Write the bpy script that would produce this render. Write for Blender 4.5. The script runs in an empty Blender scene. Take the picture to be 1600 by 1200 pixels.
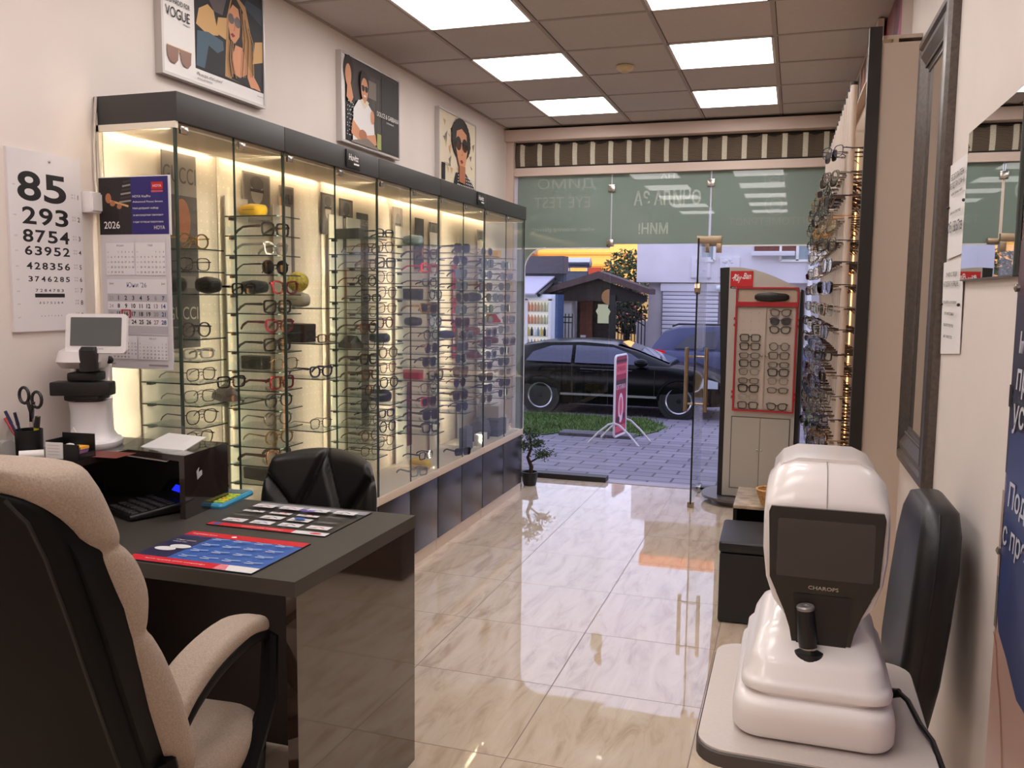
import bpy, bmesh, math, random
from mathutils import Vector, Matrix
random.seed(11)
PI = math.pi
sc = bpy.context.scene
C = sc.collection

# ------------------------------------------------------------------ camera
cam_d = bpy.data.cameras.new('camera'); cam = bpy.data.objects.new('camera', cam_d); C.objects.link(cam)
cam_d.sensor_width = 36; cam_d.lens = 1366 / 1600 * 36; cam_d.clip_start = .02; cam_d.clip_end = 300
R_ = Vector((0.9516031, 0.30714796, 0.01056777)); U_ = Vector((-0.04145229, 0.09420371, 0.99468958)); F_ = Vector((-0.30452135, 0.94698775, -0.10237653))
cam.matrix_world = Matrix(((R_.x, U_.x, -F_.x, 0), (R_.y, U_.y, -F_.y, 0), (R_.z, U_.z, -F_.z, 1.64), (0, 0, 0, 1)))
sc.camera = cam

# ------------------------------------------------------------------ sky, sun, exposure
sc.view_settings.view_transform = 'Standard'; sc.view_settings.look = 'None'
sc.view_settings.exposure = 0.0; sc.view_settings.gamma = 1; sc.view_settings.use_curve_mapping = False
sc.cycles.max_bounces = 10; sc.cycles.diffuse_bounces = 7; sc.cycles.glossy_bounces = 5
sc.cycles.transparent_max_bounces = 40; sc.cycles.transmission_bounces = 4
sc.cycles.caustics_reflective = False; sc.cycles.caustics_refractive = False
sc.cycles.sample_clamp_indirect = 6
w = bpy.data.worlds.new('dusk_sky'); sc.world = w; w.use_nodes = True
nt = w.node_tree; bg = nt.nodes['Background']
tc = nt.nodes.new('ShaderNodeTexCoord'); sep = nt.nodes.new('ShaderNodeSeparateXYZ'); rp = nt.nodes.new('ShaderNodeValToRGB')
nt.links.new(tc.outputs['Generated'], sep.inputs[0]); nt.links.new(sep.outputs['Z'], rp.inputs[0]); nt.links.new(rp.outputs[0], bg.inputs[0])
rp.color_ramp.elements[0].position = 0.0; rp.color_ramp.elements[0].color = (.86, .82, .92, 1)
rp.color_ramp.elements[1].position = .6; rp.color_ramp.elements[1].color = (.54, .58, .88, 1)
q_ = rp.color_ramp.elements.new(.2); q_.color = (.60, .62, .88, 1)
bg.inputs[1].default_value = 2.3
sun_d = bpy.data.lights.new('low_sun', 'SUN'); sun = bpy.data.objects.new('low_sun', sun_d); C.objects.link(sun)
sun_d.energy = 3.6; sun_d.angle = .009; sun_d.color = (1, .62, .28)
sun.rotation_euler = Vector((-.2, 1, -.153)).to_track_quat('-Z', 'Y').to_euler()

# ------------------------------------------------------------------ materials
def lin(c):
    c = c / 255
    return c / 12.92 if c <= .04045 else ((c + .055) / 1.055) ** 2.4
_mc = {}
def M(rgb, rough=.5, metal=0.0, name=None, emit=0, ior=1.5, coat=0.0, noise=0.0, nscale=40, bump=0.0, trans=0):
    key = (tuple(rgb), rough, metal, name, emit, ior, coat, noise, nscale, bump, trans)
    if key in _mc: return _mc[key]
    m = bpy.data.materials.new(name or 'paint_%d_%d_%d' % tuple(rgb)); m.use_nodes = True
    t = m.node_tree; b = t.nodes['Principled BSDF']
    col = tuple(lin(v) for v in rgb) + (1,)
    b.inputs['Base Color'].default_value = col; b.inputs['Roughness'].default_value = rough
    b.inputs['Metallic'].default_value = metal; b.inputs['IOR'].default_value = ior
    b.inputs['Coat Weight'].default_value = coat; b.inputs['Coat Roughness'].default_value = .03
    if emit:
        b.inputs['Emission Color'].default_value = col; b.inputs['Emission Strength'].default_value = emit
    if noise or bump:
        tcn = t.nodes.new('ShaderNodeTexCoord'); n = t.nodes.new('ShaderNodeTexNoise'); n.inputs['Scale'].default_value = nscale; n.inputs['Detail'].default_value = 5
        t.links.new(tcn.outputs['Object'], n.inputs['Vector'])
        if noise:
            r = t.nodes.new('ShaderNodeValToRGB'); r.color_ramp.elements[0].position = .3; r.color_ramp.elements[1].position = .7
            r.color_ramp.elements[0].color = tuple(max(0, v * (1 - noise)) for v in col[:3]) + (1,)
            r.color_ramp.elements[1].color = tuple(min(1, v * (1 + noise)) for v in col[:3]) + (1,)
            t.links.new(n.outputs['Fac'], r.inputs[0]); t.links.new(r.outputs[0], b.inputs['Base Color'])
        if bump:
            bp = t.nodes.new('ShaderNodeBump'); bp.inputs['Strength'].default_value = bump; bp.inputs['Distance'].default_value = .002
            t.links.new(n.outputs['Fac'], bp.inputs['Height']); t.links.new(bp.outputs[0], b.inputs['Normal'])
    _mc[key] = m
    return m
def glass(name, tint=(1, 1, 1), f0=.05, gain=.8, rough=0.0):
    """thin clear sheet: transmits straight through, reflects more at grazing angles"""
    if name in _mc: return _mc[name]
    m = bpy.data.materials.new(name); m.use_nodes = True; t = m.node_tree; t.nodes.clear()
    out = t.nodes.new('ShaderNodeOutputMaterial'); mx = t.nodes.new('ShaderNodeMixShader')
    tr = t.nodes.new('ShaderNodeBsdfTransparent'); tr.inputs[0].default_value = (*tint, 1)
    gl = t.nodes.new('ShaderNodeBsdfGlossy'); gl.inputs['Roughness'].default_value = rough
    lw = t.nodes.new('ShaderNodeLayerWeight'); lw.inputs[0].default_value = .5
    p = t.nodes.new('ShaderNodeMath'); p.operation = 'POWER'; p.inputs[1].default_value = 5
    ma = t.nodes.new('ShaderNodeMath'); ma.operation = 'MULTIPLY_ADD'; ma.inputs[1].default_value = gain; ma.inputs[2].default_value = f0
    t.links.new(lw.outputs['Facing'], p.inputs[0]); t.links.new(p.outputs[0], ma.inputs[0]); t.links.new(ma.outputs[0], mx.inputs[0])
    t.links.new(tr.outputs[0], mx.inputs[1]); t.links.new(gl.outputs[0], mx.inputs[2]); t.links.new(mx.outputs[0], out.inputs[0])
    _mc[name] = m
    return m
def nodemat(name):
    m = bpy.data.materials.new(name); m.use_nodes = True
    return m, m.node_tree, m.node_tree.nodes['Principled BSDF']

# ------------------------------------------------------------------ mesh builder
class MB:
    def __init__(self): self.v = []; self.f = []; self.m = []; self.mats = []
    def mi(self, m):
        if m not in self.mats: self.mats.append(m)
        return self.mats.index(m)
    def raw(self, vs, fs, m, X=None):
        o = len(self.v); k = self.mi(m)
        for p in vs: self.v.append(tuple(X @ Vector(p)) if X else tuple(p))
        for f in fs: self.f.append(tuple(i + o for i in f)); self.m.append(k)
        return self
    def bm(self, b, m, X=None):
        b.verts.index_update()
        self.raw([v.co.copy() for v in b.verts], [[v.index for v in f.verts] for f in b.faces], m, X); b.free(); return self
    def box(self, c, s, m, bev=0, rot=None, seg=2):
        b = bmesh.new(); bmesh.ops.create_cube(b, size=1)
        bmesh.ops.scale(b, vec=s, verts=b.verts)
        if bev: bmesh.ops.bevel(b, geom=b.edges[:], offset=bev, segments=seg, profile=.6, affect='EDGES')
        X = Matrix.Translation(c) @ (rot if rot else Matrix.Identity(4))
        return self.bm(b, m, X)
    def bb(self, x0, x1, y0, y1, z0, z1, m, bev=0, seg=2):
        return self.box(((x0 + x1) / 2, (y0 + y1) / 2, (z0 + z1) / 2), (abs(x1 - x0), abs(y1 - y0), abs(z1 - z0)), m, bev, None, seg)
    def loft(self, secs, m, caps=True, ring=True, X=None, close=False):
        n = len(secs[0]); vs = [p for s in secs for p in s]; fs = []
        L = len(secs)
        for i in range(L if close else L - 1):
            i2 = (i + 1) % L
            for j in range(n if ring else n - 1):
                k = (j + 1) % n
                fs.append((i * n + j, i * n + k, i2 * n + k, i2 * n + j))
        if caps and not close:
            fs.append(tuple(range(n - 1, -1, -1))); fs.append(tuple((L - 1) * n + j for j in range(n)))
        return self.raw(vs, fs, m, X)
    def sloft(self, secs, m, k=4, **kw):
        S = [[Vector(p) for p in s] for s in secs]; out = []
        for i in range(len(S) - 1):
            a, b, c, d = S[max(i - 1, 0)], S[i], S[i + 1], S[min(i + 2, len(S) - 1)]
            for q in range(k):
                t = q / k
                out.append([.5 * (2 * y + (z - x) * t + (2 * x - 5 * y + 4 * z - w) * t * t + (3 * y - x - 3 * z + w) * t ** 3) for x, y, z, w in zip(a, b, c, d)])
        out.append(S[-1]); return self.loft(out, m, **kw)
    def tube(self, pts, r, m, n=8, close=False, X=None):
        pts = [Vector(p) for p in pts]; L = len(pts); rr = r if isinstance(r, (list, tuple)) else [r] * L
        secs = []; up = None
        for i, p in enumerate(pts):
            if close: t = pts[(i + 1) % L] - pts[i - 1]
            else: t = pts[min(i + 1, L - 1)] - pts[max(i - 1, 0)]
            t.normalize()
            if up is None: up = Vector((0, 0, 1)) if abs(t.z) < .9 else Vector((1, 0, 0))
            a = t.cross(up)
            if a.length < 1e-6: a = t.cross(Vector((0, 1, 0)))
            a.normalize(); b = a.cross(t).normalized(); up = b
            secs.append([p + (a * math.cos(q * 2 * PI / n + PI / n) + b * math.sin(q * 2 * PI / n + PI / n)) * rr[i] for q in range(n)])
        return self.loft(secs, m, True, True, X, close)
    def lathe(self, prof, m, n=24, c=(0, 0, 0), X=None):
        c = Vector(c); T = Matrix.Translation(c) if X is None else X
        secs = [[(max(r, 1e-4) * math.cos(2 * PI * j / n), max(r, 1e-4) * math.sin(2 * PI * j / n), z) for j in range(n)] for r, z in prof]
        return self.loft(secs, m, True, True, T)
    def prism(self, poly, d, m, X=None, z0=0):
        """polygon in local XY extruded z0..z0+d"""
        n = len(poly); vs = [(x, y, z0) for x, y in poly] + [(x, y, z0 + d) for x, y in poly]
        fs = [tuple(range(n - 1, -1, -1)), tuple(range(n, 2 * n))] + [(i, (i + 1) % n, (i + 1) % n + n, i + n) for i in range(n)]
        return self.raw(vs, fs, m, X)
    def sphere(self, c, r, m, u=14, v=10, s=(1, 1, 1)):
        b = bmesh.new(); bmesh.ops.create_uvsphere(b, u_segments=u, v_segments=v, radius=r)
        return self.bm(b, m, Matrix.Translation(c) @ Matrix.Diagonal((*s, 1)))
    def mesh(self, name, smooth=.6):
        me = bpy.data.meshes.new(name); me.from_pydata(self.v, [], self.f)
        for m in self.mats: me.materials.append(m)
        me.polygons.foreach_set('material_index', self.m)
        b = bmesh.new(); b.from_mesh(me); bmesh.ops.recalc_face_normals(b, faces=b.faces); b.to_mesh(me); b.free()
        if smooth:
            me.polygons.foreach_set('use_smooth', [True] * len(me.polygons)); me.set_sharp_from_angle(angle=smooth)
        me.update(); return me
def obj(name, mb, parent=None, loc=None, rotz=0, smooth=.6, label=None):
    me = mb if isinstance(mb, bpy.types.Mesh) else mb.mesh(name, smooth)
    o = bpy.data.objects.new(name, me); C.objects.link(o)
    if parent: o.parent = parent
    if loc: o.location = loc
    if rotz: o.rotation_euler = (0, 0, rotz)
    if label: o['label'] = label
    return o
def tag(o, label, cat, group=None):
    o['label'] = label; o['category'] = cat
    if group: o['group'] = group
    return o
def thing(name, label, cat, loc=(0, 0, 0), rotz=0, group=None):
    o = bpy.data.objects.new(name, None); o.empty_display_size = .05; C.objects.link(o)
    o.location = loc; o.rotation_euler = (0, 0, rotz)
    return tag(o, label, cat, group)
def solo(name, label, cat, mb, loc=(0, 0, 0), rotz=0, group=None, smooth=.6):
    return tag(obj(name, mb, None, loc, rotz, smooth), label, cat, group)
def struct(name, mb, parent=None, loc=None, rotz=0, smooth=.6):
    o = obj(name, mb, parent, loc, rotz, smooth)
    if not parent: o['kind'] = 'structure'
    return o
def rrect(w, h, r, n=4, cx=0, cy=0):
    """rounded rectangle outline, centred"""
    r = min(r, w / 2 - 1e-4, h / 2 - 1e-4); pts = []
    for k, (sx, sy) in enumerate(((1, -1), (1, 1), (-1, 1), (-1, -1))):
        a0 = -PI / 2 + k * PI / 2
        for i in range(n + 1):
            a = a0 + PI / 2 * i / n
            pts.append((cx + sx * (w / 2 - r) + r * math.cos(a), cy + sy * (h / 2 - r) + r * math.sin(a)))
    return pts
def basis(o, u, v):
    u = Vector(u).normalized(); v = Vector(v).normalized(); n = u.cross(v)
    return Matrix(((u.x, v.x, n.x, o[0]), (u.y, v.y, n.y, o[1]), (u.z, v.z, n.z, o[2]), (0, 0, 0, 1)))
_tc = {}
def text2d(txt, bold=0.0, shear=0.0, res=2):
    k = (txt, bold, shear, res)
    if k in _tc: return _tc[k]
    cu = bpy.data.curves.new('t', 'FONT'); cu.body = txt; cu.resolution_u = res; cu.offset = bold; cu.shear = shear; cu.size = 1
    o = bpy.data.objects.new('t', cu); C.objects.link(o)
    bpy.context.view_layer.update()
    me = bpy.data.meshes.new_from_object(o.evaluated_get(bpy.context.evaluated_depsgraph_get()))
    vs = [(v.co.x, v.co.y) for v in me.vertices]; fs = [tuple(p.vertices) for p in me.polygons]
    bpy.data.objects.remove(o); bpy.data.curves.remove(cu); bpy.data.meshes.remove(me)
    if not vs: vs = [(0, 0), (0, 0), (0, 0)]; fs = []
    x0 = min(p[0] for p in vs); x1 = max(p[0] for p in vs)
    _tc[k] = (vs, fs, x0, x1)
    return _tc[k]
class Print:
    """flat printed face: layered shapes on a plane with origin o, axes u (right) and v (up)"""
    def __init__(self, o, u, v, step=.00012):
        self.X = basis(o, u, v); self.b = MB(); self.k = 1; self.step = step; self.t = False
    def poly(self, pts, m):
        if self.t: self.k += 1; self.t = False
        self.b.raw([(x, y, self.k * self.step) for x, y in pts], [tuple(range(len(pts)))], m, self.X); self.k += 1; return self
    def rect(self, x0, y0, x1, y1, m): return self.poly([(x0, y0), (x1, y0), (x1, y1), (x0, y1)], m)
    def ell(self, cx, cy, a, b, m, n=20, rot=0):
        c, s = math.cos(rot), math.sin(rot)
        return self.poly([(cx + a * math.cos(t) * c - b * math.sin(t) * s, cy + a * math.cos(t) * s + b * math.sin(t) * c) for t in [2 * PI * i / n for i in range(n)]], m)
    def stroke(self, pts, w, m):
        """flat ribbon along a path"""
        L = []; Rr = []
        if self.t: self.k += 1; self.t = False
        for i, p in enumerate(pts):
            a = Vector(pts[max(i - 1, 0)]); b = Vector(pts[min(i + 1, len(pts) - 1)]); d = (b - a).normalized(); n = Vector((-d.y, d.x)) * w / 2
            L.append((p[0] + n.x, p[1] + n.y)); Rr.append((p[0] - n.x, p[1] - n.y))
        vs = [(x, y, self.k * self.step) for q in zip(L, Rr) for x, y in q]
        self.b.raw(vs, [(2 * i, 2 * i + 1, 2 * i + 3, 2 * i + 2) for i in range(len(pts) - 1)], m, self.X); self.k += 1; return self
    def text(self, txt, x, y, h, m, align='L', width=None, bold=0.0, shear=0.0, mirror=False):
        """h = capital height; width = forced width"""
        vs, fs, x0, x1 = text2d(txt, bold, shear, 6 if h > .024 else 2); s = h / .73; sx = s if width is None else width / max(x1 - x0, 1e-5)
        ox = {'L': x0, 'C': (x0 + x1) / 2, 'R': x1}[align]; g = -1 if mirror else 1
        self.b.raw([(x + g * (a - ox) * sx, y + b * s, self.k * self.step) for a, b in vs], fs, m, self.X); self.t = True; return self
ORD = ['first', 'second', 'third', 'fourth', 'fifth', 'sixth', 'seventh', 'eighth', 'ninth', 'tenth', 'eleventh', 'twelfth', 'thirteenth', 'fourteenth', 'fifteenth', 'sixteenth']

# common materials
WHITE = M((236, 232, 230), .45, name='white_plastic'); BLACK = M((18, 17, 18), .4, name='black_plastic')
INK = M((22, 20, 22), .6, name='black_ink'); PAPER = M((232, 228, 226), .7, name='white_paper')
GREYINK = M((140, 134, 136), .7, name='grey_ink'); CHROME = M((190, 186, 180), .18, 1.0, name='brushed_steel')
ALU = M((196, 190, 186), .4, .3, name='aluminium'); LEATHER = M((22, 22, 24), .38, name='black_leather', bump=.25, nscale=220)
GLASS = glass('clear_glass', (.975, .99, .98), .03, .7); SHELFGLASS = glass('shelf_glass', (.93, .97, .95), .05, .7)
GEDGE = M((52, 66, 58), .15, name='green_glass_edge'); RED = M((186, 26, 38), .45, name='red_paint')
# ================================================================== SETTING
CEIL = 3.073; XL = -2.46; FY = 7.5
WALLM = M((224, 213, 206), .75, name='wall_paint', noise=.03, nscale=3)
RA = .016
def RW(s, y, z=0):   # right wall frame: s = distance across, wall face at s = .45
    return (.45 + (s - .45) * math.cos(RA) - (y - 4) * math.sin(RA), 4 + (y - 4) * math.cos(RA) + (s - .45) * math.sin(RA), z)
def rwroot(name, label, cat, s, y, z=0, rz=0, group=None): return thing(name, label, cat, RW(s, y, z), RA + rz, group)

# floor: polished beige tiles
m, t, b = nodemat('polished_travertine_tiles')
N = t.nodes.new; L = t.links.new
def mth(op, a, bb=None):
    n = N('ShaderNodeMath'); n.operation = op
    for i, q in enumerate((a, bb)):
        if q is None: continue
        if isinstance(q, (int, float)): n.inputs[i].default_value = q
        else: L(q, n.inputs[i])
    return n.outputs[0]
tc = N('ShaderNodeTexCoord'); sp = N('ShaderNodeSeparateXYZ'); L(tc.outputs['Object'], sp.inputs[0])
gx = mth('DIVIDE', mth('ADD', sp.outputs['X'], 1.5275 + 6.18), .618); gy = mth('DIVIDE', mth('ADD', sp.outputs['Y'], -2.811 + 6.108), .6108)
def line(g, sz):
    f = mth('FRACT', g); d = mth('MINIMUM', f, mth('SUBTRACT', 1, f)); return mth('LESS_THAN', d, .0022 / sz)
grout = mth('MAXIMUM', line(gx, .618), line(gy, .6108))
cmb = N('ShaderNodeCombineXYZ'); L(mth('FLOOR', gx), cmb.inputs[0]); L(mth('FLOOR', gy), cmb.inputs[1])
wn = N('ShaderNodeTexWhiteNoise'); wn.noise_dimensions = '2D'; L(cmb.outputs[0], wn.inputs['Vector'])
off = N('ShaderNodeVectorMath'); off.operation = 'MULTIPLY_ADD'; L(wn.outputs['Color'], off.inputs[0]); off.inputs[1].default_value = (9, 9, 9); L(tc.outputs['Object'], off.inputs[2])
mp = N('ShaderNodeMapping'); mp.inputs['Rotation'].default_value = (0, 0, -.5); mp.inputs['Scale'].default_value = (7, 1.6, 1); L(off.outputs[0], mp.inputs[0])
nz = N('ShaderNodeTexNoise'); nz.inputs['Scale'].default_value = 1.8; nz.inputs['Detail'].default_value = 9; nz.inputs['Roughness'].default_value = .62; nz.inputs['Distortion'].default_value = .8; L(mp.outputs[0], nz.inputs['Vector'])
rp = N('ShaderNodeValToRGB'); e = rp.color_ramp.elements
e[0].position = .30; e[0].color = (lin(186), lin(163), lin(140), 1); e[1].position = .72; e[1].color = (lin(220), lin(204), lin(186), 1)
q = e.new(.5); q.color = (lin(210), lin(192), lin(172), 1)
L(nz.outputs['Fac'], rp.inputs[0])
mx = N('ShaderNodeMix'); mx.data_type = 'RGBA'; L(grout, mx.inputs[0]); L(rp.outputs[0], mx.inputs[6]); mx.inputs[7].default_value = (lin(120), lin(98), lin(80), 1)
L(mx.outputs[2], b.inputs['Base Color'])
rg = mth('ADD', mth('MULTIPLY', grout, .5), .025); L(rg, b.inputs['Roughness']); b.inputs['IOR'].default_value = 1.8
wv = N('ShaderNodeTexNoise'); wv.inputs['Scale'].default_value = 3.5; wv.inputs['Detail'].default_value = 2; L(off.outputs[0], wv.inputs['Vector'])
bp = N('ShaderNodeBump'); bp.inputs['Strength'].default_value = .035; bp.inputs['Distance'].default_value = .006; L(wv.outputs['Fac'], bp.inputs['Height']); L(bp.outputs[0], b.inputs['Normal'])
FLOORM = m
struct('floor', MB().bb(XL - .05, .75, -1.85, 7.6, -.08, 0, FLOORM), smooth=0)

struct('wall_left', MB().bb(XL - .12, XL, -1.85, 7.62, 0, 3.3, WALLM), smooth=0)
struct('wall_right', MB().bb(0, .14, -5.9, 3.62, 0, 3.3, WALLM), loc=RW(.45, 4), rotz=RA, smooth=0)
struct('wall_back', MB().bb(XL - .12, .8, -1.97, -1.85, 0, 3.3, WALLM), smooth=0)
TILE = M((196, 188, 183), .85, name='ceiling_tile', noise=.03, nscale=60); TBAR = M((168, 156, 148), .6, name='ceiling_grid_bar'); GAP = M((60, 52, 48), .9, name='ceiling_gap')
cb = MB().bb(XL - .1, .7, -1.9, 7.6, CEIL, CEIL + .2, TILE)
GX, GY = -1.6676, 4.2821
for k in range(-2, 5):
    x = GX - .3 + .6 * k
    if XL < x < .52: cb.bb(x - .012, x + .012, -1.85, 7.45, CEIL - .004, CEIL + .01, TBAR)
    if XL < x < .52: cb.bb(x + .012, x + .016, -1.85, 7.45, CEIL - .001, CEIL + .01, GAP)
for k in range(-10, 7):
    y = GY - .3 + .6 * k
    cb.bb(XL, .52, y - .012, y + .012, CEIL - .0035, CEIL + .01, TBAR)
    cb.bb(XL, .52, y + .012, y + .0155, CEIL - .001, CEIL + .01, GAP)
cb.bb(XL, XL + .02, -1.85, 7.45, CEIL - .006, CEIL + .01, TBAR)
struct('ceiling', cb, smooth=0)
LED = M((255, 249, 246), .5, name='led_diffuser', emit=9)
LFR = M((225, 220, 216), .5, name='light_frame')
for col in (0, 2):
    for row in (-8, -6, -4, -2, 0, 2, 4):
        side = 'left' if col == 0 else 'right'
        lab = {4: 'square LED ceiling panel of the %s row nearest the shop window', 2: 'square LED ceiling panel, second of the %s row from the shop window', 0: 'large square LED ceiling panel of the %s row cut by the picture top'}.get(row, 'square LED ceiling panel of the %s row behind the viewer, number ' + {-2: 'one', -4: 'two', -6: 'three', -8: 'four'}.get(row, '')) % side
        p = thing('ceiling_light', lab, 'ceiling light', (GX + .6 * col, GY + .6 * row, CEIL - .004), 0, 'square ceiling light panels')
        f = MB()
        for a in (-1, 1):
            f.bb(a * .2865 - .0075, a * .2865 + .0075, -.294, .294, -.002, .014, LFR); f.bb(-.294, .294, a * .2865 - .0075, a * .2865 + .0075, -.002, .0135, LFR)
        obj('frame', f, p, smooth=0)
        obj('diffuser', MB().bb(-.279, .279, -.279, .279, .001, .004, LED), p, smooth=0)
p = MB(); p.lathe([(.055, 0), (.055, -.012), (.048, -.022), (.03, -.03), (.028, -.036), (.001, -.038)], M((214, 190, 150), .5, name='aged_plastic'), 24)
solo('smoke_detector', 'small round yellowed smoke detector on the ceiling between light panels', 'smoke detector', p, (-1.078, 5.6, CEIL - .004))

# ------------------------------------------------------------------ shop front
FRM = M((214, 194, 182), .5, name='beige_frame'); DARK = M((34, 30, 30), .5, name='dark_frame')
tb = MB().bb(XL, .34, 7.36, 7.5, 2.955, 3.05, FRM, .004); tb.bb(XL, .36, 7.42, 7.5, 3.05, CEIL, DARK)
struct('trim_1', tb, smooth=0)                                        # box over the blind
tb = MB().bb(XL, -2.395, 7.42, 7.56, 0, 2.955, FRM); tb.bb(.28, .40, 7.42, 7.56, 0, 2.955, FRM)
struct('trim_2', tb, smooth=0)                                        # side posts
tb = MB().bb(-2.395, .28, 7.44, 7.56, 2.665, 2.735, FRM, .004); tb.bb(-2.395, .28, 7.5, 7.56, 2.735, 2.955, FRM)
struct('trim_3', tb, smooth=0)                                        # head rail below the blind
struct('trim_4', MB().bb(-2.395, -1.52, 7.44, 7.56, -.02, .045, DARK).bb(-.7, .28, 7.46, 7.54, -.02, .02, DARK).bb(-1.52, -.7, 7.44, 7.58, -.06, .004, M((150, 140, 146), .4, name='threshold_stone')), smooth=0)
m, t, b = nodemat('frosted_green_film')
b.inputs['Base Color'].default_value = (lin(150), lin(168), lin(158), 1); b.inputs['Roughness'].default_value = .5
b.inputs['Coat Weight'].default_value = 1; b.inputs['Coat Roughness'].default_value = 0; b.inputs['Coat IOR'].default_value = 1.6
tl = t.nodes.new('ShaderNodeBsdfTranslucent'); tl.inputs[0].default_value = (lin(150), lin(172), lin(160), 1)
ms = t.nodes.new('ShaderNodeMixShader'); ms.inputs[0].default_value = .35
t.links.new(b.outputs[0], ms.inputs[1]); t.links.new(tl.outputs[0], ms.inputs[2]); t.links.new(ms.outputs[0], t.nodes['Material Output'].inputs[0])
FILM = m; FILMT = M((176, 190, 180), .5, name='film_lettering', coat=1.0); FILMO = M((160, 172, 163), .5, name='film_outline', coat=1.0)
WLINE = M((238, 238, 240), .5, name='white_film_edge')
def pane(name, x0, x1, z0, z1):
    return struct(name, MB().bb(x0, x1, 7.495, 7.505, z0, z1, GLASS), smooth=0)
w1 = pane('window_1', -2.39, -1.531, .045, 2.67); w2 = pane('window_2', -1.529, -.702, 2.07, 2.67); w3 = pane('window_3', -.700, .28, .02, 2.67)
def film(parent, x0, x1, z0, z1):
    return obj('frosted_film', MB().bb(x0, x1, 7.486, 7.494, z0, z1, FILM), parent, smooth=0)
film(w1, -2.372, -1.536, 2.045, 2.665); film(w2, -1.524, -.71, 2.075, 2.665); film(w3, -.69, .275, 2.06, 2.665)
# film strip down the left edge of the first pane with a rounded inner corner
arc = [(-2.30 + .19 - .19 * math.sin(a), 2.045 - .19 + .19 * math.cos(a)) for a in [PI / 2 * i / 8 for i in range(9)]]
poly = [(-2.372, .05), (-2.30, .05)] + arc[::-1] + [(-2.372, 2.045)]
X = basis((0, 7.494, 0), (1, 0, 0), (0, 0, 1))
obj('frosted_film', MB().prism(poly, .008, FILM, X), w1, smooth=0)
e = MB(); e.tube([(x, 7.484, z) for x, z in arc] + [(-2.30, 7.484, .05)], .006, WLINE, 6); e.bb(-2.372, -1.54, 7.481, 7.489, 2.035, 2.047, WLINE)
obj('film_edge', e, w1)
obj('film_edge', MB().bb(-.69, .275, 7.481, 7.489, 2.05, 2.062, WLINE), w3)
P = Print((0, 7.4855, 0), (1, 0, 0), (0, 0, 1), .0003)
P.text('EYE TEST', -1.97, 2.39, .10, FILMO, 'C', .50, .0, mirror=True); P.text('when  ordering glasses!', -1.95, 2.19, .035, FILMT, 'C', .56, mirror=True)
P.text('ДИМО', -1.93, 2.555, .085, FILMO, 'C', .52, mirror=True)
obj('lettering', P.b, w1, smooth=0)
P = Print((0, 7.4855, 0), (1, 0, 0), (0, 0, 1), .0003)
P.text('НА', -1.06, 2.615, .04, FILMT, 'C', .12, .02, mirror=True); P.text('ОЧИЛА ЗА', -1.06, 2.40, .115, FILMT, 'C', .56, .02, mirror=True); P.text('МИН!', -1.17, 2.16, .09, FILMT, 'C', .25, .02, mirror=True)
obj('lettering', P.b, w2, smooth=0)
P = Print((0, 7.4855, 0), (1, 0, 0), (0, 0, 1), .0003)
P.text('TEST', -.20, 2.56, .07, FILMO, 'C', .2, mirror=True); P.text('for every one', -.19, 2.51, .02, FILMO, 'C', .2, mirror=True); P.text('ОПТОМЕТРИСТ', -.22, 2.22, .06, FILMO, 'C', .66, mirror=True)
for r in (.085, .045): P.stroke([(-.18 + r * math.cos(a), 2.385 + r * math.sin(a)) for a in [2 * PI * i / 28 for i in range(29)]], .009, FILMO)
obj('lettering', P.b, w3, smooth=0)
def fitting(parent, x, z, s=.03): obj('glass_clamp', MB().bb(x - s, x + s, 7.472, 7.52, z - s, z + s, CHROME, .004), parent)
SCATTER, st_, sb_0 = nodemat('white_scatter_strip'); sb_0.inputs['Base Color'].default_value = (.85, .85, .86, 1); tl = st_.nodes.new('ShaderNodeBsdfTranslucent'); tl.inputs[0].default_value = (.9, .9, .92, 1)
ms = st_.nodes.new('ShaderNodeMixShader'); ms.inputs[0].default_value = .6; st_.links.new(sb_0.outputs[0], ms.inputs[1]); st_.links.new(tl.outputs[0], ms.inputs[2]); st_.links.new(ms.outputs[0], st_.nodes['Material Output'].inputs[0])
for par, x in ((w1, -1.530), (w3, -.700)): obj('joint_scatter_strip', MB().bb(x - .006, x + .006, 7.488, 7.494, 2.06, 2.665, SCATTER), par, smooth=0)  # white strips added to imitate light scattered along the pane joints
fitting(w1, -1.53, 2.545); fitting(w1, -1.535, 2.085); fitting(w3, -.70, 2.57)
# stickers on the first pane's edge
st = MB(); Xs = basis((0, 7.492, 0), (1, 0, 0), (0, 0, 1)); PALE = M((196, 214, 200), .6, name='pale_sticker')
st.prism([(-1.632, 1.395), (-1.535, 1.395), (-1.535, 1.46), (-1.52, 1.50), (-1.545, 1.53), (-1.535, 1.56), (-1.632, 1.56), (-1.632, 1.53), (-1.65, 1.50), (-1.632, 1.47)], .002, PALE, Xs)
obj('sticker', st, w1, smooth=0, label='pale green sticker')
st = MB().prism([(-1.535 - .065 * math.cos(a) , 1.625 + .065 * math.sin(a)) for a in [-PI / 2 + PI * i / 12 for i in range(13)]], .012, M((170, 140, 118), .4, .6, name='bronze_disc'), basis((0, 7.494, 0), (1, 0, 0), (0, 0, 1)))
obj('door_stop_disc', st, w1)
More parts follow.
